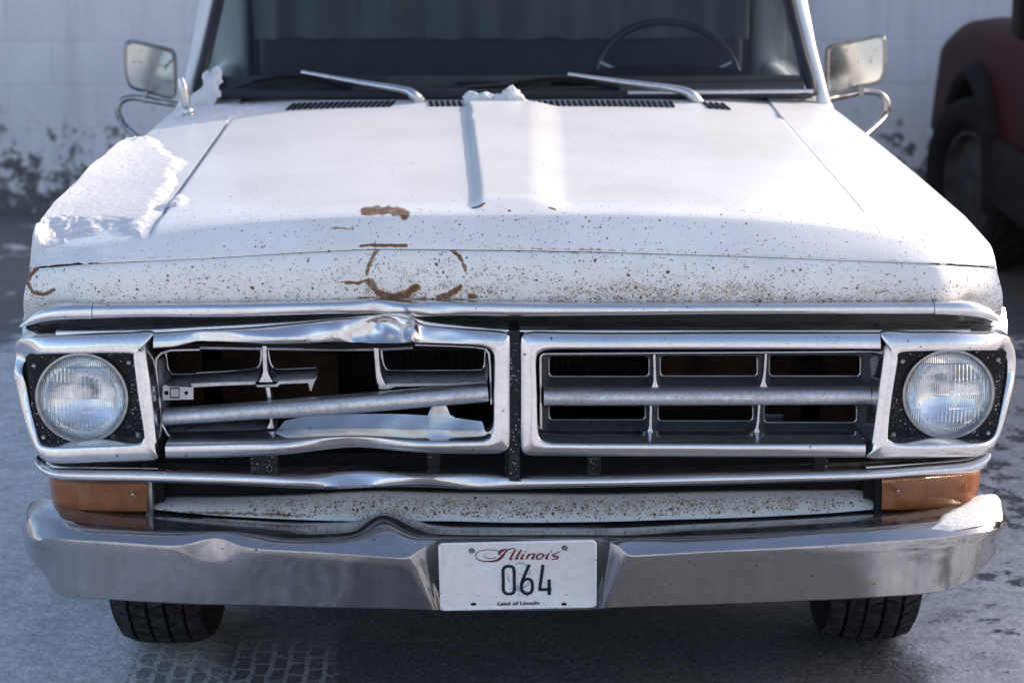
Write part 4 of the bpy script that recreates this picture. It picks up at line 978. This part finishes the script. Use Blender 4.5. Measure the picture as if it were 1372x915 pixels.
# ---- wipers
def on_glass(px, py, off=.012):     # where this column and row meet the windshield
    best = None
    for t in np.linspace(-.06, .9, 200):
        for it in range(1):
            pass
        x = 0.0
        for _ in range(4):
            b = ws_base(x)+(ws_top(x)-ws_base(x))*t+np.array([0, -.02*math.sin(math.pi*max(0, t)), 0])
            q = P(px, py, b[1]); x = q[0]
        e = abs(q[2]-b[2])
        if best is None or e < best[0]: best = (e, q)
    return best[1]+np.array([0, -off, off*.5])
for arm, blade, lab in (([(562, 138), (553, 133), (540, 127), (470, 115), (405, 103)], [(296, 126), (340, 113), (400, 106), (470, 121), (520, 131)], 'parked wiper by the snowy fender'), ([(936, 143), (925, 134), (905, 126), (830, 116), (760, 106)], [(625, 120), (690, 115), (755, 109), (830, 122), (880, 130)], 'parked wiper before the steering wheel')):
    wr = empty('windshield_wiper', tuple(on_glass(*arm[0]))); wr.parent = truck; wr['label'] = lab
    pa = [on_glass(*q, off=.030 if k else .02) for k, q in enumerate(arm)]
    under(tube('arm', pa, [.013, .013, .010, .007, .005], M['trimedge'], None, n=5, seg=8), wr)
    bl = [on_glass(*q, off=.010) for q in blade]
    under(tube('blade', bl, .006, M['seal'], None, n=5, seg=6), wr)
    under(tube('blade_carrier', [b+np.array([0, -.010, .004]) for b in bl[1:4]], .005, M['black'], None, n=4, seg=6), wr)
    p = np.array(pa[0]); under(lathe('pivot', [(0, -.02), (.012, -.02), (.015, -.012), (.015, .02)], M['trimedge'], None, loc=(0, 0, 0), seg=18), wr).location = (0, 0, 0)

# ---- mirrors on looped arms
def spotted_mirror():
    t = NT('rust_spotted_mirror_shell'); n = t.noise(38, 5, .7); s = t.ramp(n, .56, .72)
    t.base(t.mix(s, (.62, .62, .60), (.25, .18, .10))); t.set(Metallic=.9); t.rough(t.math('MULTIPLY_ADD', s, .4, .22)); return t.m
M['mirror'] = spotted_mirror()
def side_mirror(outline, Y, loop, clampp, lab, tilt):
    pts = [P(x, y, Y) for x, y in outline]; c = sum(pts)/len(pts)
    root = empty('side_mirror', tuple(c)); root.parent = truck; root['label'] = lab
    o = np.array([p-c for p in pts]); n = len(o)
    rows = []
    for p in o:
        sl = tilt*p[0]
        hx_, hz_ = np.abs(o[:, 0]).max(), np.abs(o[:, 2]).max()
        cv = lambda q: (q*p[0]/hx_)**2*.6+(q*p[2]/hz_)**2*.4
        rows.append([p*s+np.array([0, dy+sl*s, 0]) for s, dy in ((.0, .012), (.6, .012), (.9, .010), (.985, .004), (1.0, -.004), (.965, -.010), (.93, -.008), *[(q, -.0085-.010*(1-cv(q))) for q in (.9, .75, .6, .45, .3, .15, .0)])])
    head = grid('mirror_head', np.array(rows), M['mirror'], root, closed_u=True, angle=35)
    rim = []
    for p in o: rim.append(p+np.array([0, -.003+tilt*p[0], 0]))
    tube('rim', rim, .004, M['screw'], root, n=1, seg=8, closed=True)
    arm = [P(x, y, yy)-c for x, y, yy in loop]
    tube('arm', arm, .009, M['armsteel'], root, n=6, seg=10)
    k = P(*clampp)-c
    box('clamp', tuple(k-np.array([.008, .012, .016])), tuple(k+np.array([.008, .012, .016])), M['armsteel'], root, bevel=.003)
M['armsteel'] = simple('tarnished_steel_arm', (.30, .30, .31), .35, metal=.9, var=.3)
side_mirror(catmull(np.array([(170, 62), (172, 57), (178, 54), (205, 61), (225, 67), (232, 72), (234, 82), (234, 120), (232, 129), (226, 132), (200, 124), (182, 118), (174, 111), (170, 90)], float), 3, True)[:, :2], 1.92,
            [(246, 147, 1.72), (238, 141, 1.80), (210, 136, 1.88), (180, 131, 1.92), (163, 136, 1.93), (158, 150, 1.93), (167, 168, 1.92), (192, 190, 1.80)], (195, 130, 1.91), 'rust-spotted mirror on the snowy side', .35)
side_mirror(catmull(np.array([(1109, 72), (1112, 65), (1120, 61), (1150, 53), (1174, 47.5), (1181, 49), (1183, 56), (1183, 92), (1180, 103), (1172, 110), (1145, 117), (1120, 125), (1112, 124), (1109, 115)], float), 3, True)[:, :2], 1.92,
            [(1102, 138, 1.72), (1112, 133, 1.80), (1135, 128, 1.88), (1162, 123, 1.92), (1180, 127, 1.93), (1189, 140, 1.93), (1184, 158, 1.92), (1152, 188, 1.80)], (1153, 122, 1.91), 'pale mirror on the sunny side', -.35)
# antenna stub
ant = tube('antenna_base', [P(255, 160, 1.45), P(252, 150, 1.46)], [.012, .014], M['trimedge'], truck, n=1, seg=14)
tube('antenna_stub', [P(252, 151, 1.46), P(249, 138, 1.46), P(245, 118, 1.46), P(242, 105, 1.46)], [.007, .011, .013, .008], M['trimedge'], ant, n=5, seg=12)
lathe('antenna_ball', [(0, -.014), (.008, -.012), (.0135, -.005), (.0135, .005), (.008, .012), (0, .014)], M['trimedge'], ant, loc=tuple(P(252, 150, 1.455)), seg=20)

# ---- wheels
def tread_mesh(rad, half, nrow, ncol, lean, seed):
    rg = random.Random(seed); V, Fc = [], []
    w = 2*half/nrow
    for r in range(nrow):
        for k in range(ncol):
            a0 = 2*math.pi*(k+(.5 if r % 2 else 0))/ncol; da = 2*math.pi/ncol
            xc = -half+w*(r+.5); crown = lambda x: rad-.016*(x/half)**4
            i = len(V)
            zig = lean*(1 if r % 2 else -1)
            for (h, s) in ((-.004, 1.0), (.011, .88)):
                for (dx, dt) in ((-.44, -.38), (.44, -.38+zig), (.44, .38+zig), (-.44, .38)):
                    x = xc+dx*w*s; an = a0+dt*da*s; rr = crown(x)-.011+h
                    V.append((x, rr*math.cos(an), rr*math.sin(an)))
            Fc += [(i+4, i+5, i+6, i+7)]+[(i+q, i+(q+1) % 4, i+4+(q+1) % 4, i+4+q) for q in range(4)]
    me = bpy.data.meshes.new('tread'); me.from_pydata(V, [], Fc); me.update(); me.materials.append(M['rubber']); return me
def wheel(name, loc, rad, half, parent, outer, steer=0, label=None, tm=None, rimmat=None):
    root = empty(name, loc); root.parent = parent; root.rotation_euler = (0, 0, steer)
    if label: root['label'] = label
    lathe('tyre', [(rad*.60, -half*.75), (rad*.66, -half*.98), (rad*.80, -half*1.12), (rad*.92, -half*1.05), (rad*.955, -half*.9), (rad*.957, 0), (rad*.955, half*.9), (rad*.92, half*1.05), (rad*.80, half*1.12), (rad*.66, half*.98), (rad*.60, half*.75)], M['carcass'], root, axis='X', seg=64)
    t = link('tread', tm, None, root); tag(t, kind='stuff')
    s = outer
    lathe('rim', [(rad*.61, -s*half*.7), (rad*.58, s*half*.2), (rad*.61, s*half*.78), (rad*.57, s*half*.8), (rad*.50, s*half*.45), (rad*.34, s*half*.5), (rad*.20, s*half*.62), (rad*.10, s*half*.62), (0, s*half*.6)], rimmat or M['wheelsteel'], root, axis='X', seg=40)
    return root
tm = tread_mesh(.362, .098, 5, 58, .34, 3)
wheel('wheel', (-.765, .83, .358), .362, .098, truck, -1, R(-1), 'front tyre at the snowy side', tm)
wheel('wheel', (.800, .83, .358), .362, .098, truck, 1, R(-2), 'front tyre at the sunny side', tm)
wheel('wheel', (-.80, 3.75, .358), .362, .098, truck, -1, 0, 'rear tyre', tm); wheel('wheel', (.80, 3.75, .358), .362, .098, truck, 1, 0, 'rear tyre', tm)
tube('front_axle', [(-.70, .84, .33), (0, .84, .27), (.70, .84, .33)], .035, M['dark'], truck, n=4)
tube('rear_axle', [(-.75, 3.75, .36), (.75, 3.75, .36)], .045, M['dark'], truck, n=1)
for s in (-1, 1):
    box('frame_rail', (s*.42-.035, .3, .40), (s*.42+.035, 5.0, .52), M['dark'], truck, bevel=.005)
    # wheel house behind each front tyre
    box('wheel_house', (s*.62-.02, .42, .38), (s*.62+.02, 1.28, .92), M['dark'], truck, bevel=0)
    box('bed_side', (s*.90-.05, 3.0, .55), (s*.90+.05, 5.05, 1.14), cabm, truck, bevel=.03, seg=3)
box('bed_floor', (-.88, 3.0, .62), (.88, 5.02, .68), cabm, truck, bevel=0)
box('bed_front', (-.85, 3.0, .62), (.85, 3.04, 1.12), cabm, truck, bevel=0)
box('tailgate', (-.84, 5.0, .58), (.84, 5.05, 1.12), cabm, truck, bevel=.01)

# ================================================================== snow lying on the truck
def snow_mat():
    t = NT('crusted_snow'); n = t.noise(60, 5, .7); f = t.noise(260, 4, .7)
    t.base(t.mix(n, (.74, .74, .735), (.62, .62, .63))); t.rough(.75); t.set(Subsurface_Weight=.25, Subsurface_Radius=(.012, .014, .018))
    t.bump(t.math('ADD', n, t.math('MULTIPLY', f, .35)), .0022); return t.m
M['snow'] = snow_mat()
def inside(px, py, poly):
    n = len(poly); c = np.zeros(px.shape, bool)
    for i in range(n):
        x0, y0 = poly[i]; x1, y1 = poly[i-1]
        hit = ((y0 > py) != (y1 > py)) & (px < (x1-x0)*(py-y0)/(y1-y0+1e-12)+x0); c ^= hit
    return c
def snow_patch(name, base, poly, tmax, edge, label, seed, crumbs=.35, up=(0, 0, 1), amp=1.0, wt=1.0):
    """base: (nu,nv,3) points of the surface it lies on."""
    px, py = pix(base.reshape(-1, 3)); px = px.reshape(base.shape[:2]); py = py.reshape(base.shape[:2])
    sd = seg_dist(px, py, list(poly)+[poly[0]]); sd = np.where(inside(px, py, poly), sd, -sd)
    nz = np.array([noise.fractal(Vector(tuple(p*26))+Vector((seed, 0, 0)), 1.1, 2.1, 5) for p in base.reshape(-1, 3)]).reshape(px.shape)
    lf = np.array([noise.noise(Vector(tuple(p*7))+Vector((seed, 9, 0))) for p in base.reshape(-1, 3)]).reshape(px.shape)
    s = np.clip((sd+nz*edge*crumbs*2)/edge, 0, 1); s = s*s*(3-2*s)*.55+.45*s
    n2 = np.array([noise.noise(Vector(tuple(p*95))+Vector((seed, 4, 2)))+.6*noise.noise(Vector(tuple(p*190))) for p in base.reshape(-1, 3)]).reshape(px.shape)
    th = s*(tmax*wt*(1+.22*lf+.03*amp*nz)+.0005*n2); G = base+np.array(up)*th[..., None]-np.array(up)*(.0015*(s <= 0))[..., None]
    keep = s > 0; k2 = keep.copy()
    k2[1:] |= keep[:-1]; k2[:-1] |= keep[1:]; k2[:, 1:] |= keep[:, :-1]; k2[:, :-1] |= keep[:, 1:]
    o = grid(name, G, M['snow'], None, keep=k2, angle=0)
    bm = bmesh.new(); bm.from_mesh(o.data); bmesh.ops.delete(bm, geom=[v for v in bm.verts if not v.link_faces], context='VERTS'); bm.to_mesh(o.data); bm.free()
    o.data.polygons.foreach_set('use_smooth', [True]*len(o.data.polygons))
    return tag(o, label, 'snow', kind='stuff')
def densify(G, nu, nv):
    G = np.asarray(G); a = np.linspace(0, len(G)-1, nu); b = np.linspace(0, G.shape[1]-1, nv)
    i0 = np.clip(a.astype(int), 0, len(G)-2); fa = (a-i0)[:, None, None]; H_ = G[i0]*(1-fa)+G[i0+1]*fa
    j0 = np.clip(b.astype(int), 0, G.shape[1]-2); fb = (b-j0)[None, :, None]; return H_[:, j0]*(1-fb)+H_[:, j0+1]*fb
FB = densify(FEN[1:18], 150, 520)
_a = np.linspace(0, 16, 150); _u = np.interp(_a, np.arange(12), fu[1:])
SW = np.where(_a <= 11, .35+1.25*_u**2.2, np.interp(_a, [11, 12.5, 16], [1.6, 1.25, .2]))[:, None]
snow_patch('snow_patch', FB, [(22, 372), (10, 300), (50, 245), (120, 200), (196, 184), (214, 190), (222, 198), (236, 208), (252, 219), (248, 226), (238, 236), (233, 258), (224, 268), (212, 290), (204, 306), (190, 320), (172, 317), (160, 310), (140, 312), (125, 318), (100, 318), (78, 326), (58, 336), (48, 348), (38, 366)], .024, 16, 'thick crusted snow along the top of the white fender', 1.0, crumbs=.2, wt=SW)
HB = np.array([[np.array([x, y, hood_z(x, y)]) for y in np.linspace(.25, .52, 60)] for x in np.linspace(-.70, -.60, 40)])
snow_patch('snow_patch', HB, [(226, 275), (236, 262), (254, 266), (244, 276), (222, 284)], .012, 6, 'small lump of snow spilling over the hood edge', 2.0)
CB = np.array([[cowl_pt(x, t)+np.array([0, 0, 0]) for t in np.linspace(-.05, 1.0, 60)] for x in np.linspace(-.80, -.40, 90)])
snow_patch('snow_patch', CB, [(205, 190), (225, 160), (262, 138), (284, 128), (296, 138), (380, 146), (330, 158), (300, 166)], .010, 10, 'thin snow dusted over the cowl corner beneath the antenna', 3.0)
CB2 = np.array([[np.array([x, 1.455+.13*(abs(x)/.78)**2+.10*t, 1.125+.15*t]) for t in np.linspace(-.1, 1, 60)] for x in np.linspace(-.80, -.60, 60)])
snow_patch('snow_patch', CB2, [(258, 150), (264, 118), (276, 100), (290, 96), (299, 104), (297, 118), (288, 140)], .016, 10, 'powdery snow packed against the foot of the windshield pillar', 4.0, crumbs=.7, up=(0, -.7, .7))
BG = G_bumper[-64:-4, 1:15]
snow_patch('snow_patch', densify(BG, 160, 110), [(1243, 711), (1256, 697), (1268, 686), (1284, 678), (1299, 668), (1309, 650), (1320, 660), (1336, 660), (1348, 676), (1350, 700), (1340, 708), (1322, 714), (1290, 716)], .006, 7, 'bright sunlit snow frozen on the end of the chrome bumper', 6.0, crumbs=.2)
def clump(cx, cy, Y, spec, label):
    c = P(cx, cy, Y); o = None; bm = bmesh.new()
    for dx, dz, r, sx in spec:
        m = bmesh.ops.create_icosphere(bm, subdivisions=4, radius=1)['verts']
        for v in m:
            k = 1+.30*noise.fractal(Vector((v.co*1.7))+Vector((dx*50, 3, 0)), .8, 2, 5)
            v.co = Vector((v.co.x*r*sx*k+dx, v.co.y*r*.8*k, v.co.z*r*k+dz))
    me = bpy.data.meshes.new('snow_clump'); bm.to_mesh(me); bm.free(); me.polygons.foreach_set('use_smooth', [True]*len(me.polygons))
    o = link('snow_clump', me, M['snow']); o.location = tuple(c); return tag(o, label, 'snow')
clump(664, 138, 1.42, [(-.056, .006, .020, 1.2), (-.025, .008, .018, 1.3), (.012, .004, .018, 1.6), (.038, .018, .022, 1.0), (.052, .006, .018, 1.1), (.0, -.002, .014, 3.5), (.070, -.002, .010, 1.3)], 'lump of white snow sitting at the middle of the cowl vents')

# ================================================================== the red vehicle parked beyond
def red_mat():
    t = NT('dirty_red_paint'); n = t.noise(6, 5, .65); z = t.sep()[2]
    t.base(t.mix(t.ramp(n, .4, .75), (.036, .002, .003), (.028, .005, .006))); t.rough(.5); t.set(Specular_IOR_Level=.08); return t.m
red = red_mat(); clad = simple('dirty_grey_cladding', (.020, .018, .019), .8, nscale=9, var=.4, spec=.08)
suv = empty('parked_vehicle', (1.95, 3.6, 0))
tag(suv, 'dark red vehicle with grey wheel flare parked against the white wall', 'car')
def suv_add(o): o.parent = suv; o.location = Vector(o.location)-Vector(suv.location); return o
X0 = 1.95; fy, ry = 5.25, 1.95
def side_outline():
    o = [(6.22, .45), (6.24, .72), (6.16, .88), (5.9, .955), (5.5, 1.0), (4.75, 1.05), (4.65, 1.06), (1.25, 1.08), (1.12, 1.02), (1.10, .50)]  # unseen tail drawn out as a low bed to shade the ground alongside
    def arch(c): return [(c+.43*math.cos(a), .36+.43*math.sin(a)) for a in np.linspace(math.pi-.15+math.pi*0, .15, 14)]
    def archl(c): return [(c-.43*math.cos(a), .36+.43*math.sin(a)) for a in np.linspace(math.pi+.15-.3, .15, 14)]
    low = [(1.15, .42)]+arch(ry)+[(2.6, .38), (4.6, .38)]+arch(fy)+[(5.9, .42)]
    return o+low
bm = bmesh.new(); so = side_outline()
va = [bm.verts.new((X0, y, z)) for y, z in so]; vb = [bm.verts.new((X0+1.75, y, z)) for y, z in so]
bm.faces.new(va); bm.faces.new(vb[::-1])
for i in range(len(so)): bm.faces.new((va[i], vb[i], vb[(i+1) % len(so)], va[(i+1) % len(so)]))
bmesh.ops.recalc_face_normals(bm, faces=bm.faces)
top_e = [e for e in bm.edges if all(v.co.z > .6 for v in e.verts) and all(abs(v.co.x-e.verts[0].co.x) < 1e-6 for v in e.verts) and min(v.co.z for v in e.verts) > .68 and not any(abs(math.hypot(v.co.y-fy, v.co.z-.36)-.43) < .01 or abs(math.hypot(v.co.y-ry, v.co.z-.36)-.43) < .01 for v in e.verts)]
bmesh.ops.bevel(bm, geom=top_e, offset=.14, segments=6, affect='EDGES', profile=.5, clamp_overlap=True)
me = bpy.data.meshes.new('body'); bm.to_mesh(me); bm.free(); smooth(me, 40)
suv_add(link('body', me, red))
gh = [(4.72, 1.05), (4.15, 1.62), (3.0, 1.68), (2.65, 1.60), (2.60, 1.06)]
G = [[np.array([X0+.08+.16*min(1, (z-1.05)/.55), y, z]) for y, z in gh], [np.array([X0+1.67-.16*min(1, (z-1.05)/.55), y, z]) for y, z in gh]]
suv_add(grid('cab', np.array(G), red, None))
for xs_ in (X0+.08, X0+1.67):
    sgn = 1 if xs_ < 2.5 else -1
    G = [[np.array([xs_+sgn*(.16*min(1, (z-1.05)/.55))-sgn*.004, y, z]) for y, z in gh[:3]], [np.array([xs_+sgn*(.16*min(1, (z-1.05)/.55))-sgn*.004, y, z]) for y, z in ((2.62, 1.05), (2.66, 1.55), (3.0, 1.66))]]
    suv_add(grid('cab_glass', np.array(G), simple('dark_car_glass', (.01, .011, .014), .08, bump=0), None))
for c in (fy, ry):
    G = []
    for a in np.linspace(R(-8), R(188), 40):
        cs_, sn = math.cos(a), math.sin(a)
        G.append([np.array([X0+dx, c-r*cs_, .36+r*sn]) for dx, r in ((.04, .40), (-.03, .405), (-.055, .42), (-.06, .44), (-.04, .465), (.0, .485), (.06, .49))])
    suv_add(grid('wheel_flare', np.array(G), clad, None, angle=50))
suv_add(box('rocker_cladding', (X0-.035, 2.42, .34), (X0+.05, 4.78, .60), clad, None, bevel=.02, seg=3))
M['darkrim'] = simple('dirty_grey_wheel', (.045, .045, .047), .7, nscale=15, var=.4, spec=.15)
tm2 = tread_mesh(.352, .11, 6, 64, .3, 5)
def suv_wheel(y, x, out): 
    w = wheel('wheel', (0, 0, 0), .352, .11, suv, out, R(16) if y > 4 else 0, None, tm2, M['darkrim']); w.location = Vector((x, y, .352))-Vector(suv.location)
suv_wheel(fy, X0+.055, -1); suv_wheel(ry, X0+.09, -1); suv_wheel(fy, X0+1.66, 1); suv_wheel(ry, X0+1.66, 1)
suv_add(box('wheel_well', (X0+.22, 4.8, .36), (X0+.26, 5.7, .85), M['dark'], None, bevel=0))
suv_add(box('underbody', (X0+.2, 1.3, .30), (X0+1.5, 6.1, .42), M['dark'], None, bevel=0))
mp_ = P(1372, 22, 4.35)
mir = suv_add(box('door_mirror', (mp_[0]-.035, 4.28, mp_[2]-.085), (mp_[0]+.17, 4.42, mp_[2]+.10), M['black'], None, bevel=.035, seg=4))
tube('mirror_arm', [np.array([X0+.10, 4.42, 1.04]), mp_+np.array([.12, .05, -.06])], .025, M['black'], None, n=1); suv_add(bpy.context.scene.objects['mirror_arm'])
